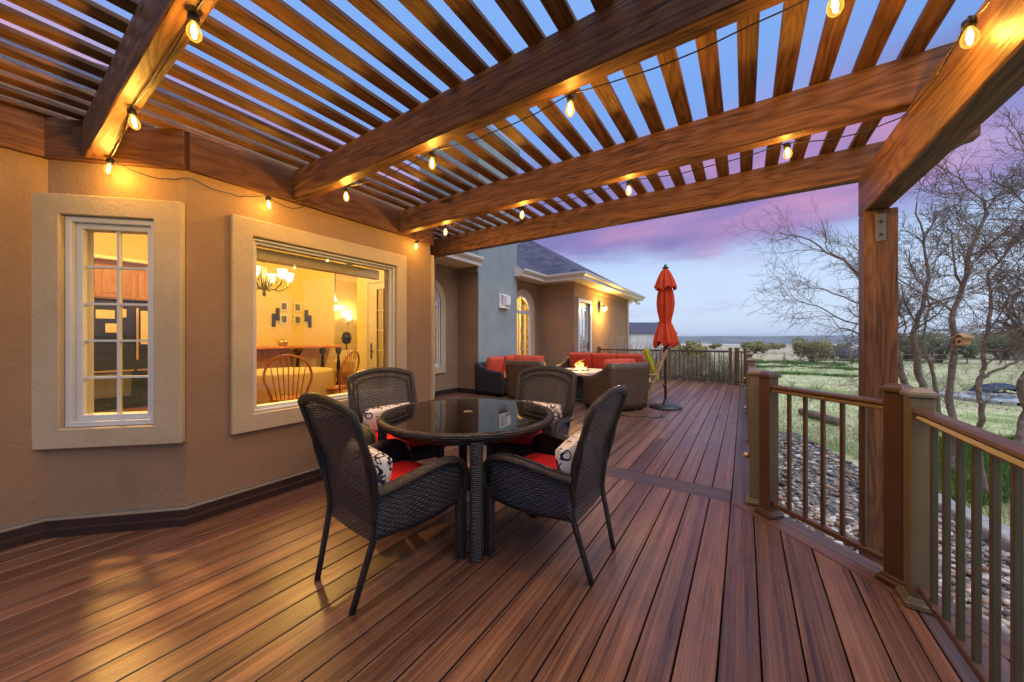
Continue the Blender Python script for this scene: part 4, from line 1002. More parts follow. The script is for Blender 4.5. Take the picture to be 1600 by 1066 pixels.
# wall lantern by the patio door
WLn = empty('wall_lantern', (-4.25, 11.97, 2.45), 0, 'lit lantern on a scrolled bracket beside the patio door', 'wall lamp')
m = MB(); m.box((.012, 0, .02), (.024, .11, .26)); m.build('backplate', M['iron'], WLn, bevel=.006)
m = MB(); m.tube([(.02, 0, .06), (.09, 0, .16), (.17, 0, .15), (.20, 0, .06), (.19, 0, .0)], .011, 8); m.lathe([(.10, -.06), (.06, -.01), (.03, .02), (.0, .03)], (.19, 0, 0), 16); m.build('bracket', M['iron'], WLn)
m = MB(); m.lathe([(.045, -.20), (.08, -.16), (.092, -.10), (.085, -.05), (.0, -.045)], (.19, 0, 0), 18); m.build('glass', M['lampglass'], WLn)
lamp('lantern_light', (.34, 0, -.12), 240, (1, .55, .12), .07, WLn)
FLt = empty('flood_light', (-4.05, 16.05, 2.97), 0, 'small twin floodlight under the far corner of the eave', 'floodlight')
m = MB(); m.lathe([(0, .02), (.05, .02), (.05, -.01), (0, -.01)], n=14); m.build('mount', M['white'], FLt)
for s in (-1, 1):
    m = MB(); m.tube([(0, s * .03, -.01), (.05, s * .10, -.05)], .012, 8); m.tube([(.04, s * .10, -.04), (.16, s * .15, -.12)], [.035, .06], 12); m.build('lamp_head', M['white'], FLt)
# ------------------------------------------------------------------ things inside the lit rooms
DT = empty('indoor_table', (-6.55, 2.85, 0), 0, 'round indoor dining table behind the large window', 'table')
m = MB(); m.lathe([(0, .70), (.72, .70), (.74, .72), (.72, .74), (0, .74)], n=40); m.build('table_top', M['oak'], DT)
m = MB(); m.lathe([(.30, .03), (.10, .12), (.07, .4), (.10, .69)], n=20); m.build('pedestal', M['oak'], DT)
m = MB()
m.lathe([(0, .748), (.75, .748), (.765, .73), (.775, .60), (.80, .35), (.81, .14)], n=96, rfun=lambda a, z: 1 + (.04 * math.cos(11 * a) if z < .7 else 0) * (.75 - z))
o = m.build('tablecloth', M['cloth'], at=(-6.55, 2.85, 0), solid=.004); tag(o, 'cream tablecloth draped to the floor on the indoor table', 'tablecloth')
def windsor(loc, rz, lab):
    r = empty('spindle_chair', (*loc, 0), rz, lab, 'chair', 'hoop back wooden chairs at the indoor table')
    m = MB(); m.lathe([(0, .43), (.22, .43), (.235, .45), (.22, .465), (0, .465)], n=24); m.build('seat', M['oak'], r)
    for sx_ in (-1, 1):
        for sy_ in (-1, 1):
            l = MB(); l.tube([(sx_ * .20, sy_ * .19, .03), (sx_ * .14, sy_ * .13, .44)], [.014, .018], 8); l.build('leg', M['oak'], r)
    hp = MB(); loop = []
    for k in range(25):
        a = PI * (-.16) + PI * 1.32 * k / 24; loop.append(((.275) * math.cos(a), -.17 - .10 * (.72 + math.sin(a) * .4 - .46) / .5, .78 + .29 * math.sin(a)))
    loop = [(.19, -.15, .46)] + loop + [(-.19, -.15, .46)]
    hp.tube(loop, .016, 8); hp.build('hoop', M['oak'], r)
    for k in range(7):
        x = -.168 + .056 * k; zt = .78 + .285 * math.sqrt(max(0, 1 - (x * 1.25 / .275) ** 2)); sp = MB()
        sp.tube([(x * .8, -.17, .46), (x * 1.25, -.21 - .05 * (zt - .8), zt)], .007, 6); sp.build('spindle', M['oak'], r)
    return r
windsor((-5.36, 2.42), R(62), 'hoop back wooden chair with its back to the large window')
windsor((-5.88, 3.42), R(120), 'hoop back wooden chair at the right of the indoor table')
CH = empty('chandelier', (-6.62, 2.60, 2.22), 0, 'scrolled iron chandelier with glowing cup shades behind the large window', 'chandelier')
m = MB(); m.tube([(0, 0, 1.1), (0, 0, .25)], .008, 6); m.lathe([(0, .30), (.03, .25), (.025, .05), (.045, -.02), (.02, -.15), (.03, -.2), (0, -.24)], n=14); m.build('stem', M['steel'], CH)
for k in range(6):
    a = k * PI / 3 + .35; ca, sa = math.cos(a), math.sin(a); am = MB()
    am.tube([(ca * q[0], sa * q[0], q[1]) for q in ((.02, .0), (.10, -.10), (.22, -.12), (.33, -.04), (.36, .05))], .010, 6)
    am.tube([(ca * q[0], sa * q[0], q[1]) for q in ((.05, -.12), (.16, .12), (.24, .10), (.22, .0), (.16, .02))], .007, 6)
    arm = am.build('arm', M['steel'], CH)
    sh = MB(); sh.lathe([(.03, .05), (.055, .09), (.062, .15), (.075, .20)], (ca * .36, sa * .36, 0), 18); sh.build('shade', M['shade'], arm)
    if k % 2 == 0: lamp('chandelier_light', (ca * .36, sa * .36, .30), 44, (1, .62, .16), .07, CH)
PN = empty('pendant_lamp', (-10.0, 5.75, 3.4), 0, 'bowl pendant lamp hanging in the hallway beyond the dining room', 'pendant lamp')
m = MB(); m.tube([(0, 0, 0), (0, 0, -1.0)], .012, 6); 
for k in range(3): a = k * 2.1; m.tube([(0, 0, -.85), (.25 * math.cos(a), .25 * math.sin(a), -1.14)], .007, 5)
m.build('rod', M['steel'], PN); m = MB(); m.lathe([(.28, -1.14), (.24, -1.20), (.12, -1.26), (0, -1.28)], n=28); m.build('bowl', M['shade'], PN)
lamp('pendant_light', (0, 0, -1.05), 90, (1, .66, .28), .1, PN)
SN = empty('wall_sconce', (-12.2, 7.45, 1.95), 0, 'glowing cup sconce on the hallway wall', 'wall lamp')
m = MB(); m.tube([(.0, 0, -.1), (.12, 0, -.12), (.14, 0, 0)], .012, 6); m.build('bracket', M['iron'], SN); m = MB(); m.lathe([(.04, 0), (.10, .10), (.13, .17)], (.14, 0, 0), 18); m.build('shade', M['shade'], SN)
lamp('sconce_light', (.20, 0, .25), 35, (1, .62, .25), .06, SN)
# cluster of small photo frames on the far dining wall
PC = empty('photo_cluster', (-8.99, 4.1, 1.9), 0, 'cluster of small dark photo frames on the yellow dining wall', 'photo frames')
for (y, z, w, h) in ((3.93, 2.05, .16, .22), (4.23, 2.05, .16, .22), (3.93, 1.75, .16, .22), (4.23, 1.75, .16, .22), (3.72, 1.72, .07, .30), (3.80, 1.86, .07, .28), (4.44, 1.86, .07, .28), (4.52, 1.72, .07, .30)):
    m = MB(); m.box((-8.985, y, z), (.025, w, h)); f_ = m.build('photo_frame', M['iron'] if w < .1 else M['white'], PC, world=True)
    if w > .1:
        m = MB(); m.box((-8.968, y, z), (.008, w * .62, h * .66)); m.build('photo', M['steel'], f_, world=True)
SB = empty('sideboard', (-8.7, 4.15, 0), 0, 'long dark sideboard with turned legs under the photo frames', 'sideboard')
m = MB(); m.box((-8.72, 4.1, 1.10), (.46, 1.95, .06)); m.build('top', M['oak'], SB, world=True, bevel=.01)
for y in (4.05, 4.62, 5.02):
    m = MB(); m.lathe([(.07, .03), (.07, .16), (.028, .22), (.045, .6), (.028, .88), (.07, .98), (.07, 1.07)], (-8.58, y, 0), 14); m.build('leg', M['appl'], SB, world=True)
m = MB(); m.box((-8.86, 3.55, .56), (.16, .84, 1.0)); m.build('door', M['cab'], SB, world=True, bevel=.01)
m = MB(); m.box((-8.86, 4.36, .56), (.10, .46, .9)); m.build('panel', M['cloth'], SB, world=True, bevel=.01)
m = MB(); m.lathe([(0, .0), (.08, .01), (.11, .07), (.09, .13), (.05, .15)], n=18); tag(m.build('bowl', M['brass'], at=(-8.62, 3.75, 1.131)), 'small brass bowl on the dark sideboard', 'bowl')
AC = empty('indoor_armchair', (-10.6, 6.7, 0), R(-70), 'low cream armchair in the hallway beyond the dining room', 'armchair')
m = MB(); m.box((0, 0, .30), (.80, .80, .34)); m.build('seat', M['cloth'], AC, bevel=.05, seg=3); m = MB(); m.box((0, -.36, .62), (.80, .18, .60)); m.build('backrest', M['cloth'], AC, bevel=.05, seg=3)
for s in (-1, 1): m = MB(); m.box((s * .42, 0, .42), (.16, .82, .40)); m.build('arm', M['cloth'], AC, bevel=.05, seg=3)
CS = empty('floor_stand', (-11.3, 6.9, 0), 0, 'dark oval mirror on a slim stand in the hallway', 'standing mirror')
m = MB(); m.lathe([(0, .03), (.16, .03), (.16, .05), (.03, .07), (.02, 1.15), (0, 1.15)], n=16); m.build('stand', M['iron'], CS)
m = MB(); m.lathe([(0, -.22), (.12, -.17), (.16, 0), (.12, .17), (0, .22)], (0, 0, 1.32), 18); m.build('mirror', M['appl'], CS)
# kitchen seen through the narrow window
KC = empty('kitchen_cabinet', (-9.6, 1.2, 0), 0, 'row of amber wooden wall cabinets in the kitchen', 'cabinet')
m = MB(); m.box((-9.62, .9, 2.33), (.5, 2.2, .66)); m.build('carcass', M['cab'], KC, world=True)
for y in (.25, .80, 1.35, 1.88):
    m = MB(); m.box((-9.36, y, 2.33), (.02, .5, .62)); d_ = m.build('door', M['cab'], KC, world=True, bevel=.004); m = MB(); m.box((-9.345, y, 2.33), (.012, .34, .46)); m.build('panel', M['cab'], d_, world=True, bevel=.004)
m = MB(); m.box((-9.5, .9, 2.69), (.75, 2.4, .06)); m.build('cornice', M['paint'], KC, world=True, bevel=.01)
OV = empty('wall_oven', (-9.5, 1.2, 0), 0, 'black double oven and refrigerator front below the amber cabinets', 'oven')
m = MB(); m.box((-9.6, .9, 1.0), (.55, 2.3, 1.92)); m.build('body', M['appl'], OV, world=True, bevel=.01)
m = MB(); m.box((-9.28, 1.20, .72), (.03, .72, .03)); m.box((-9.28, 1.75, .72), (.03, .3, .03)); m.build('handle', M['brass'], OV, world=True); m = MB(); m.box((-9.28, 1.60, 1.38), (.03, .03, .95)); m.build('handle', M['brass'], OV, world=True)
m = MB(); m.box((-9.31, 1.28, .47), (.02, .5, .42)); m.build('oven_door', M['steel'], OV, world=True)
for i, (y, z, w, h, lab) in enumerate(((1.22, 1.72, .22, .15, 'small yellow card standing for reflected light at top left of the dark appliances'), (1.30, 1.48, .16, .16, 'square yellow card standing for reflected light below the small ones on the appliances'), (1.42, 1.75, .10, .15, 'narrow yellow card standing for reflected light on the dark appliances'), (1.78, 1.50, .26, .62, 'tall cream card standing for light reflected on the refrigerator'))):
    m = MB(); m.box((-9.315, y, z), (.006, w, h)); tag(m.build('reflection_card', M['cloth']), lab, 'reflection card', 'bright patches on the kitchen appliances')  # cards added in place of bright reflections on the appliances
for (x, y, z, p) in ((-7.9, .9, 3.1, 75), (-7.2, 2.0, 3.15, 40), (-7.4, 5.6, 2.6, 80), (-8.0, 9.4 - 1.2, 2.6, 45)):
    lamp('ceiling_and_fill_spot', (x, y, z), p * 1.25, (1, .62, .16), .07)
spot('ceiling_and_fill_spot', (-4.85, .56, 2.85), (-2.3, .5, 0), 560, (1, .55, .13), 70); spot('ceiling_and_fill_spot', (-4.30, 2.45, 2.80), (-2.0, 1.3, 0), 330, (1, .55, .13), 95)
spot('ceiling_and_fill_spot', (-4.5, 3.3, 2.8), (-5.7, 2.7, .7), 75, (1, .62, .16), 60)  # added light without a fixture, brightens the fronts of the indoor chairs
lamp('wing_room_light', (-6.3, 9.0, 2.2), 300, (1, .62, .18), .15); lamp('wing_room_light', (-5.6, 11.2, 2.1), 100, (1, .66, .3), .15)
# wing room shell and its drapes
it = MB()
def ip2(pts): it.face(pts)
for a, b in (((-7.0, 8.2), (-7.0, 14)), ((-7.0, 14), (-4.45, 14)), ((-7.0, 8.2), (-5.65, 8.2))): ip2([(*a, 0), (*b, 0), (*b, 3), (*a, 3)])
ip2([(-7, 8.2, 2.97), (-7, 14, 2.97), (-4.45, 14, 2.97), (-4.45, 9.95, 2.97), (-5.65, 9.95, 2.97), (-5.65, 8.2, 2.97)]); ip2([(-7, 8.2, .0), (-5.65, 8.2, .0), (-5.65, 9.95, .0), (-4.45, 9.95, .0), (-4.45, 14, 0), (-7, 14, 0)])
part(it, 'interior_wall', M['inwall'])
for y, lab in ((8.42, 'gathered amber drape at the left of the farther arched window'), (9.28, 'gathered amber drape at the right of the farther arched window')):
    m = MB(); m.grid(lambda u, v, y=y: (-5.75 + .03 * math.sin(u * 22), y - .10 + .20 * u, .05 + 2.6 * v), 30, 4); tag(m.build('drape', M['cloth'], solid=.006), lab, 'curtain', 'drapes in the wing')

# ------------------------------------------------------------------ bare trees
def bare_tree(name, base, guide, label, r0, seed, limbs=7, spread=1.0, bias=(0, 0, .25), start=.45, llen=1.5, twl=1.0, group='bare trees beyond the railing', extra=()):
    rg = random.Random(seed); root = empty('bare_tree', base, 0, label, 'tree', group)
    tr = MB(); tw = MB(); bias = Vector(bias); B = Vector(base)
    def rv(): return Vector((rg.uniform(-1, 1), rg.uniform(-1, 1), rg.uniform(-1, 1)))
    def grow(p, d, L, r, dep):
        n = max(3, int(L / (.16 if dep < 2 else .10))); pts = [p.copy()]; d = d.normalized(); step = L / n
        for i in range(n):
            d = (d + rv() * (.34 if dep < 2 else .42) + bias * .10 * (1 if dep < 3 else .5)).normalized(); pts.append(pts[-1] + d * step)
        re = max(.0022, r * (.45 if dep < 3 else .5)); rad = [r + (re - r) * i / n for i in range(n + 1)]
        (tr if r > .016 else tw).tube(pts, rad, 7 if r > .03 else (5 if r > .008 else 3), cap=False, rnd=rg.random())
        if dep >= 4: return
        nc = {0: 6, 1: 7, 2: 7, 3: 4}[dep]
        for c in range(nc):
            t = rg.uniform(.22, 1.0) if c < nc - 1 else 1.0; k = min(n, int(t * n)); q = pts[k]
            ax = (pts[k] - pts[k - 1]).normalized(); sd = rv(); sd = (sd - ax * sd.dot(ax)).normalized()
            ang = rg.uniform(.45, 1.05) if c < nc - 1 else rg.uniform(.1, .4)
            nd = ax * math.cos(ang) + sd * math.sin(ang) * spread
            grow(q, nd, L * rg.uniform(.38, .62) * (twl if dep > 1 else 1), max(.0025, rad[k] * rg.uniform(.45, .68)), dep + 1)
    for gd_ in (guide, *extra):
        P = [Vector(q) - B for q in gd_]; S_ = []
        for i in range(len(P) - 1):
            a, b, c, d_ = P[max(i - 1, 0)], P[i], P[i + 1], P[min(i + 2, len(P) - 1)]
            for k in range(6):
                t = k / 6; S_.append(.5 * ((2 * b) + (c - a) * t + (2 * a - 5 * b + 4 * c - d_) * t * t + (3 * b - a - 3 * c + d_) * t ** 3) + rv() * .012 + Vector((mnoise.noise(Vector((i + k / 6, seed, 0))), mnoise.noise(Vector((i + k / 6, seed, 9))), 0)) * .11 * min(1, i + k / 6))
        S_.append(P[-1]); n = len(S_); rs = r0 if gd_ is guide else r0 * .6
        rad = [rs * .86 * (1.25 if (i < 2 and gd_ is guide) else 1) * (1 - .68 * i / n) for i in range(n)]; rad = [q * (1 + .10 * rg.uniform(-1, 1)) for q in rad]
        tr.tube(S_, rad, 9, cap=False)
        for c in range(limbs):
            t = start + (1 - start) * (c + rg.random()) / limbs; k = min(n - 1, int(t * n)); ax = (S_[k] - S_[max(0, k - 1)]).normalized(); sd = rv() + bias * .8; sd = (sd - ax * sd.dot(ax)).normalized()
            ang = rg.uniform(.5, 1.15); grow(S_[k], ax * math.cos(ang) + sd * math.sin(ang) * spread, llen * rg.uniform(.6, 1.05) * (1.1 - .4 * t), rad[k] * rg.uniform(.45, .62), 1)
        grow(S_[-1], (S_[-1] - S_[-3]).normalized(), llen * .9, rad[-1], 1)
    tr.build('trunk', M['bark'], root); tw.build('crown', M['twig'], root)
    return root
RX, RY = math.cos(YAW), math.sin(YAW); FXX, FYY = -math.sin(YAW), math.cos(YAW)
def at(px_, py_, d):                                   # a point d metres ahead of the camera's axis
    r = (px_ - 800) / FPX; u = (530 - py_) / FPX
    return Vector((d * (r * RX + FXX), d * (r * RY + FYY), CAMH + u * d))
def base_of(p): return (p.x, p.y, terr_h(p.x, p.y) - .04)
def mk(pxs, d, dd=0):
    out = [at(x, y, d + dd * i) for i, (x, y) in enumerate(pxs)]; b = out[0]; b.z = terr_h(b.x, b.y) - .04; return out
LEFT = (-RX * .9, -RY * .9, .35)
gA = mk([(1416, 690), (1420, 620), (1404, 560), (1378, 500), (1352, 440)], 6.3)
bare_tree('t', tuple(gA[0]), gA, 'bare tree behind the timber post with branches reaching left over the field', .070, 3, 9, 1.0, LEFT, .45, 1.95)
gB = mk([(1447, 690), (1442, 600), (1431, 550), (1440, 480), (1446, 400)], 5.6)
bare_tree('t', tuple(gB[0]), gB, 'leaning rough barked bare tree just right of the timber post', .065, 11, 7, 1.0, (0, 0, .4), .5, 1.0)
gC = mk([(1470, 700), (1458, 590), (1444, 545), (1452, 480)], 6.6)
bare_tree('t', tuple(gC[0]), gC, 'slim bare tree crossing behind the leaning trunk', .045, 21, 5, 1.0, (.1, 0, .4), .5, 1.0)
gD = mk([(1483, 745), (1487, 640), (1491, 540), (1502, 460), (1522, 375), (1533, 310)], 4.7)
bare_tree('t', tuple(gD[0]), gD, 'tall bare tree with the bird house on its trunk', .050, 5, 9, 1.0, (.1, .1, .45), .48, 1.0)
gE = mk([(1536, 800), (1530, 670), (1526, 600), (1537, 560), (1548, 470), (1568, 400)], 4.0)
xE = [at(1527, 605, 4.0), at(1556, 578, 4.0), at(1604, 552, 4.05), at(1650, 500, 4.1)]
bare_tree('t', tuple(gE[0]), gE, 'small forked bare tree in front of the pond', .036, 9, 6, 1.0, (.2, 0, .3), .5, .95, extra=(xE,))
gF = mk([(1600, 830), (1592, 690), (1600, 620), (1628, 540), (1640, 440), (1630, 340)], 3.5)
bare_tree('t', tuple(gF[0]), gF, 'bare tree at the right edge of the picture', .055, 14, 7, 1.0, (-.3, -.1, .35), .5, .9)
gG = mk([(1690, 760), (1680, 560), (1672, 420), (1660, 300)], 5.2)
bare_tree('t', tuple(gG[0]), gG, 'bare tree mostly out of the picture, its high branches reaching in from the right', .06, 17, 8, 1.0, (-.9, -.3, .3), .5, 1.3)
# bird house on the tall tree
bp = at(1505, 534, 4.62); BH = empty('bird_house', tuple(bp), R(-60), 'small weathered wooden bird house on the tall bare tree', 'bird house')
m = MB(); m.box((0, 0, 0), (.085, .10, .10)); m.build('body', M['teak'], BH, bevel=.003)
m = MB(); m.box((-.035, 0, .075), (.10, .13, .010), ((.8, 0, .6), (0, 1, 0), (-.6, 0, .8))); m.box((.035, 0, .0765), (.10, .13, .010), ((.8, 0, -.6), (0, 1, 0), (.6, 0, .8))); m.build('roof', M['teak'], BH)
m = MB(); m.tube([(0, -.049, .0), (0, -.056, .0)], .018, 12); m.build('entrance', M['plastic'], BH)

def fr(rg, dmin, dmax, pmin, pmax, pw_=1.7):
    d = dmin + (dmax - dmin) * rg.random() ** pw_; return at(rg.uniform(pmin, pmax), 530, d)
# ------------------------------------------------------------------ bushes, shrubs, far buildings
def bush(name, loc, w, h, n, leaf, mat, label, seed, group='junipers in the field', ragged=.35):
    rg = random.Random(seed); root = empty(name, (loc[0], loc[1], loc[2]), 0, label, 'bush', group)
    m = MB(); blobs = [(Vector((rg.uniform(-.33, .33) * w, rg.uniform(-.3, .3) * w, h * rg.uniform(.28, .68))), rg.uniform(.22, .40)) for _ in range(13)]
    for i in range(n):
        c, rr_ = rg.choice(blobs); v = Vector((rg.gauss(0, 1), rg.gauss(0, 1), rg.gauss(0, 1))).normalized() * (rr_ * (rg.uniform(.55, 1.0 + ragged * rg.random() ** 3)))
        p = c + Vector((v.x * w * .55, v.y * w * .55, v.z * h * .75))
        if p.z < .02: p.z = abs(p.z) + .02
        a = Vector((rg.gauss(0, 1), rg.gauss(0, 1), rg.gauss(0, 1))).normalized(); b = a.orthogonal().normalized(); s = leaf * rg.uniform(.6, 1.3)
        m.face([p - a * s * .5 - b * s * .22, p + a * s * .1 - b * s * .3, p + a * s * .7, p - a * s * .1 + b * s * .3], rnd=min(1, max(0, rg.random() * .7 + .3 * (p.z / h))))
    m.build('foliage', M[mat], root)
    t = MB()
    for k in range(5): t.tube([(rg.uniform(-.05, .05) * w, rg.uniform(-.05, .05) * w, -.05), (rg.uniform(-.2, .2) * w, rg.uniform(-.2, .2) * w, h * .5)], [.03 * w, .008 * w], 5)
    t.build('stem', M['bark'], root); return root
def gnd(px_, d, dy=0): p = at(px_, 530, d); return (p.x, p.y, terr_h(p.x, p.y) + dy)
for i, (px_, d, w, h, n, lf, mt, lab) in enumerate((
        (1074, 16.5, 2.1, 2.05, 5200, .10, 'jun', 'round olive juniper just beyond the far railing, right of the umbrella'),
        (1047, 15.5, 1.3, 1.7, 2600, .10, 'jung', 'dark green bush behind the umbrella pole'),
        (1180, 42, 3.2, 1.75, 2600, .16, 'jun', 'small olive juniper at the left of the far pair in the field'),
        (1193, 46, 3.0, 1.65, 2400, .16, 'jun', 'olive juniper at the right of the far pair in the field'),
        (1216, 60, 2.6, 1.2, 900, .2, 'jun', 'small distant round bush right of the pair of junipers'),
        (1116, 60, 2.4, 1.1, 900, .2, 'jun', 'tiny distant bush seen above the far railing'),
        (1268, 27, 2.7, 2.05, 4200, .13, 'jun', 'broad olive juniper left of the timber post'),
        (1303, 31, 2.8, 1.55, 3200, .14, 'jung', 'lower green juniper close to the timber post'),
        (1330, 26, 1.8, 1.35, 2200, .10, 'grey', 'grey leafless shrub beside the timber post'),
        (1420, 30, 5.0, 2.9, 4500, .16, 'jung', 'large dark bush behind the leaning tree'),
        (1465, 27, 4.4, 2.6, 4200, .15, 'jung', 'dark bush behind the tall bare tree'),
        (1515, 33, 6.5, 3.0, 4800, .17, 'jun', 'wide olive bush behind the bird house'),
        (1568, 30, 5.2, 2.7, 4500, .16, 'jung', 'dark bush behind the pond'),
        (1618, 34, 6.0, 3.2, 4500, .17, 'jun', 'olive bush at the right edge beyond the pond'))):
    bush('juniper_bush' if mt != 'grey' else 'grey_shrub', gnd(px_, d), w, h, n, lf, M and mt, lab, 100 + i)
def stems(name, pts, hh, mat, seed, label=None, kind='stuff', per=1, tw=.006):
    rg = random.Random(seed); m = MB()
    for (x, y) in pts:
        z = terr_h(x, y)
        for k in range(per):
            a = rg.uniform(0, 6.28); l = rg.uniform(.1, .45); H = hh * rg.uniform(.55, 1.1); bx, by_ = x + rg.uniform(-.1, .1), y + rg.uniform(-.1, .1)
            p0 = Vector((bx, by_, z)); p2 = Vector((bx + math.cos(a) * l, by_ + math.sin(a) * l, z + H)); p1 = (p0 + p2) / 2 + Vector((rg.uniform(-.06, .06), rg.uniform(-.06, .06), .05)); rn = rg.random()
            m.tube([p0, p1, p2], [tw * 1.3, tw, tw * .4], 3, cap=False, rnd=rn)
            for q in range(5):
                t = rg.uniform(.3, 1); b = p0.lerp(p2, t); e = b + Vector((rg.uniform(-.16, .16), rg.uniform(-.16, .16), rg.uniform(.0, .2))); m.tube([b, e], [tw * .7, tw * .3], 3, cap=False, rnd=min(1, rn + .2))
    o = m.build(name, M[mat]); tag(o, label, None, None, kind); return o
rg = random.Random(4)
stems('dry_shrubbery', [(rg.uniform(-2.2, .1), rg.uniform(12.3, 13.6)) for _ in range(230)], 1.25, 'dry', 31, per=3)
stems('grey_shrubbery', [(rg.uniform(-5.2, -2.3), rg.uniform(12.6, 14.5)) for _ in range(200)], 1.75, 'grey', 32, per=3)
rg = random.Random(6)
def wd():
    p = fr(rg, 9, 45, 1185, 1640, 1.1); return (p.x, p.y)
W_ = [wd() for _ in range(150)]
stems('field_weeds', W_, .34, 'dry', 33, per=5, tw=.006)
# far white barn with a dark roof
hb = gnd(1012, 62); BN = empty('farm_building', (hb[0], hb[1], hb[2] - .3), R(33), 'distant white farm building with a dark gable roof', 'building')
m = MB(); m.box((0, 4.0, 1.55), (9.5, 8.0, 3.3)); 
m.face([(-4.75, 0, 3.2), (-4.75, 8, 3.2), (-4.75, 4.0, 5.0)]); m.face([(4.75, 8, 3.2), (4.75, 0, 3.2), (4.75, 4.0, 5.0)]); m.build('wall', M['white'], BN)
m = MB(); m.box((0, 1.85, 4.17), (10.1, 4.9, .12), ((1, 0, 0), (0, .908, .419), (0, -.419, .908))); m.box((0, 6.15, 4.17), (10.1, 4.9, .12), ((1, 0, 0), (0, .908, -.419), (0, .419, .908))); m.build('roof', M['roof'], BN)
for x in (-3.6, -3.0): m = MB(); m.box((x, -.04, 1.7), (.18, .06, 3.0)); m.build('corner_board', M['gutter'], BN)
for x in (1.5, 3.4): m = MB(); m.box((x, -.03, 1.9), (1.0, .06, 1.2)); m.build('window', M['steel'], BN)
# wire fence across the field
WF = empty('field_fence', gnd(1300, 24), 0, 'low weathered rail fence across the field', 'fence')
fp = [Vector(gnd(p, 24 + (p - 1230) * .006)) for p in range(1225, 1640, 26)]; m = MB()
for a in fp:
    q = MB(); q.tube([(a.x, a.y, a.z - .1), (a.x + .02, a.y, a.z + .85)], .035, 6); q.build('post', M['dry'], WF, world=True)
for hh in (.35, .70):
    q = MB(); q.tube([(a.x, a.y, a.z + hh) for a in fp], .018, 5); q.build('rail', M['dry'], WF, world=True)
# small pond with a tarp covered rack at its far bank
pc = at(1572, 626, 10.2); pz = terr_h(pc.x, pc.y) - .02
g = G('pond_water', .06, .5); g.col((.16, .19, .20)); g.bump(g.noise(g.obj(), 6, 3), .08, .02); 
m = MB(); n = 40; m.face([(pc.x + (1.25 + .15 * math.sin(3 * k * 2 * PI / n)) * math.cos(k * 2 * PI / n), pc.y + (1.0 + .12 * math.sin(2 * k * 2 * PI / n)) * math.sin(k * 2 * PI / n), pz + .10) for k in range(n)]); tag(m.build('pond_water', g.m), kind='structure')
PR = empty('pond_rim', (pc.x, pc.y, pz), 0, 'ring of flat stones round the small pond', 'pond edging'); rg = random.Random(8); m = MB()
for k in range(34):
    a = k * 2 * PI / 34; rr_ = 1.28 + .15 * math.sin(3 * a); m.box((pc.x + rr_ * math.cos(a), pc.y + (rr_ - .22) * math.sin(a), pz + .06), (rg.uniform(.18, .3), rg.uniform(.14, .24), rg.uniform(.12, .2)), ((math.cos(a + rg.uniform(-.4, .4)), math.sin(a), 0), (-math.sin(a), math.cos(a), 0), (0, 0, 1)))
m.build('stone', M['stone'], PR, world=True, bevel=.03)
tp = at(1563, 612, 11.6); tz = terr_h(tp.x, tp.y); TR = empty('covered_rack', (tp.x, tp.y, tz), R(28), 'low rack under a dark blue tarp beside the pond', 'tarp')
m = MB(); m.grid(lambda u, v: ((u - .5) * 1.15, (v - .5) * .7, .22 + .10 * math.sin(PI * u) * math.sin(PI * v) + .03 * math.sin(9 * u + 5 * v) - .16 * (abs(u - .5) * 2) ** 3), 24, 12); M['tarp'] = plain('blue_tarp', (.018, .04, .085), .6, .3); m.build('tarp', M['tarp'], TR, solid=.01)
for sx_ in (-1, 1):
    for sy_ in (-1, 1): m = MB(); m.tube([(sx_ * .42, sy_ * .25, -.05), (sx_ * .42, sy_ * .25, .28)], .025, 6); m.build('leg', M['bark'], TR)

# ------------------------------------------------------------------ gravel bed, edging, grass
def edge_x(y): return 2.15 + .12 * math.sin(y * .9) - (max(0, y - 3.4) ** 1.35) * .165 if y > 3.4 else 2.15 + .12 * math.sin(y * .9)
g = G('gravel_base', .95, .1); vo = g.n('ShaderNodeTexVoronoi', {'Vector': g.obj(), 'Scale': 32.0}); g.col(g.ramp(g.n('ShaderNodeSeparateColor', {0: vo.outputs['Color']}).outputs[0], [(0, (.06, .06, .065)), (.5, (.20, .18, .17)), (1, (.32, .30, .28))])); g.bump(vo.outputs['Distance'], .8, .03)
m = MB(); ylist = [-3 + .25 * k for k in range(50)]
def ge(u, v):
    y = -3 + u * 11.4; x1 = max(.25, edge_x(y)); return (lerp(-.1, x1, v), y, terr_h(lerp(-.1, x1, v), y) + .035)
m.grid(ge, 60, 12); tag(m.build('gravel_bed', g.m), kind='structure')
rg = random.Random(12); m = MB()
ico = bmesh.new(); bmesh.ops.create_icosphere(ico, subdivisions=1, radius=1); IV = [v.co.copy() for v in ico.verts]; IF = [tuple(v.index for v in f.verts) for f in ico.faces]; ico.free()
cnt = 0
while cnt < 8200:
    y = rg.uniform(-.4, 8.0) if rg.random() < .45 else rg.uniform(.6, 4.6); x = rg.uniform(.12, 2.35)
    if x > edge_x(y) - .03 or (x < .9 and y < 2.3): continue
    s = rg.choice((.016, .02, .024, .03, .038)) * rg.uniform(.8, 1.25); a = rg.uniform(0, 6.28); ca, sa = math.cos(a), math.sin(a); sx_, sy_, sz_ = s * rg.uniform(1, 1.5), s * rg.uniform(.7, 1.0), s * rg.uniform(.4, .65); tl = rg.uniform(-.5, .5)
    c = Vector((x, y, terr_h(x, y) + .035 + rg.uniform(.0, .025)))
    V = []
    for v in IV:
        k = 1 + .16 * math.sin(v.x * 5 + a) * math.cos(v.y * 4 + s * 90); px_, py_, pz_ = v.x * sx_ * k, v.y * sy_ * k, v.z * sz_ * k + v.x * sx_ * tl * .5
        V.append((c.x + px_ * ca - py_ * sa, c.y + px_ * sa + py_ * ca, c.z + pz_))
    m.raw(V, IF, None, rg.random(), 0, True); cnt += 1
tag(m.build('gravel', M['pebble']), kind='stuff')
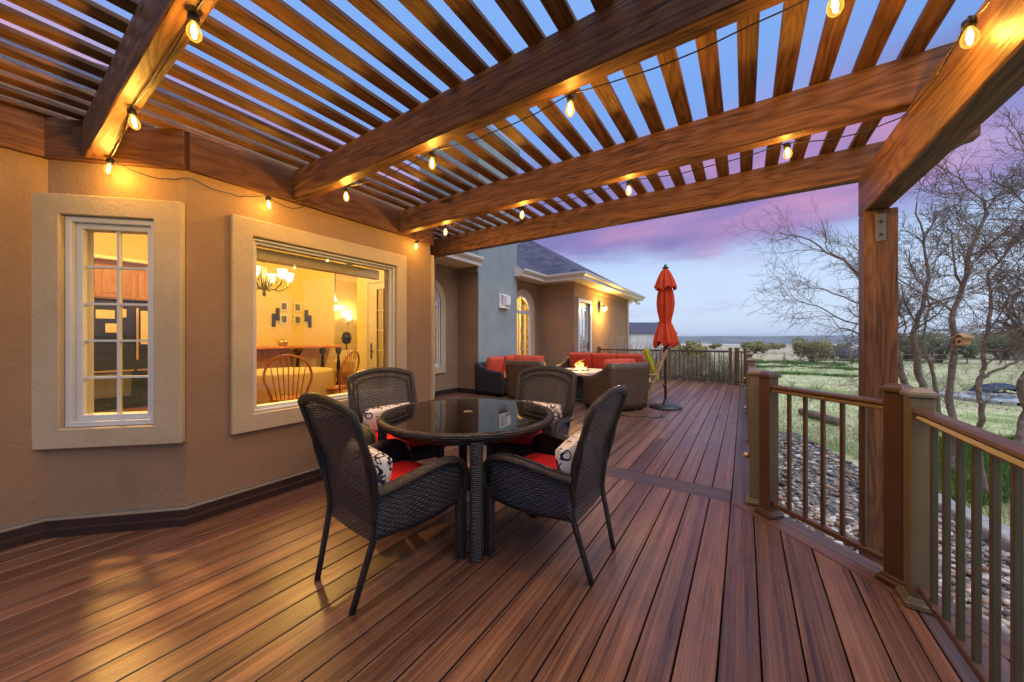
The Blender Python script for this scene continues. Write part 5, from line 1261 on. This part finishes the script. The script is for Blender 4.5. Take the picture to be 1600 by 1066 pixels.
EG = empty('stone_edging', (edge_x(3.0), 3.0, GZ), 0, 'curving pale stone edging between the pebbles and the grass', 'edging'); rg = random.Random(5)
y = -1.5
while y < 5.6:
    L = rg.uniform(.34, .55); y2 = y + L; a = Vector((edge_x(y), y)); b = Vector((edge_x(y2), y2)); t = (b - a).normalized(); n = Vector((t.y, -t.x)); c = (a + b) / 2 + n * .10
    m = MB(); m.box((c.x, c.y, terr_h(c.x, c.y) + .06), ((b - a).length - .012, .22 + rg.uniform(-.02, .03), .16), ((t.x, t.y, 0), (n.x, n.y, 0), (0, rg.uniform(-.05, .05), 1))); m.build('stone', M['stone'], EG, world=True, bevel=.03, seg=2); y = y2
m = MB(); la, lb = at(1252, 648, 8.2), at(1312, 668, 7.1); 
for p in (la, lb): p.z = terr_h(p.x, p.y) + .08
m.tube([la, la.lerp(lb, .5) + Vector((0, 0, .02)), lb], [.075, .085, .08], 10); tag(m.build('edging_log', M['bark']), 'weathered log lying along the far end of the pebble bed', 'log')
def blades(name, n, area, hmin, hmax, mat, seed, w=.006, kind='stuff'):
    rg = random.Random(seed); m = MB(); c = 0; tries = 0
    while c < n and tries < n * 12:
        tries += 1; p = area(rg)
        if p is None: continue
        x, y = p; z = terr_h(x, y) - .01; H = rg.uniform(hmin, hmax)
        for k in range(3):
            a = rg.uniform(0, 6.28); le = rg.uniform(.2, .9) * H; ww_ = w * rg.uniform(.7, 1.4); bx, by_ = x + rg.uniform(-.03, .03), y + rg.uniform(-.03, .03)
            dx, dy = math.cos(a + 1.57) * ww_, math.sin(a + 1.57) * ww_
            m.face([(bx - dx, by_ - dy, z), (bx + dx, by_ + dy, z), (bx + math.cos(a) * le, by_ + math.sin(a) * le, z + H)], rnd=rg.random())
        c += 1
    return tag(m.build(name, M[mat]), kind=kind)
def a1(rg):
    p = fr(rg, 3.0, 34, 1180, 1640)
    if (p.x < edge_x(p.y) + .2 and p.y < 8.2) or math.hypot((p.x - pc.x) / 1.4, (p.y - pc.y) / 1.15) < 1: return None
    if p.y < 8 and p.x < .4: return None
    if mnoise.noise(Vector((p.x * .35, p.y * .35, 5))) < -.25 and rg.random() < .7: return None
    return p.x, p.y
blades('meadow_grass', 34000, a1, .025, .085, 'blade', 41, .005)
def a2(rg):
    p = fr(rg, 2.4, 6.2, 1290, 1660, 1.0)
    if p.x < edge_x(p.y) + .22 or mnoise.noise(Vector((p.x * .5, p.y * .5, 1))) < -.12: return None
    return p.x, p.y
blades('green_grass', 12000, a2, .05, .12, 'greenblade', 42, .004)
def a3(rg):
    p = fr(rg, 16, 30, 1180, 1345, 1.0); v = mnoise.noise(Vector((p.x * .22, p.y * .26, 9))) + .5 * mnoise.noise(Vector((p.x * .9, p.y * .9, 2)))
    return (p.x, p.y) if v > .10 + rg.uniform(-.1, .15) else None
blades('green_grass_patch', 5000, a3, .06, .15, 'greenblade', 43, .012)
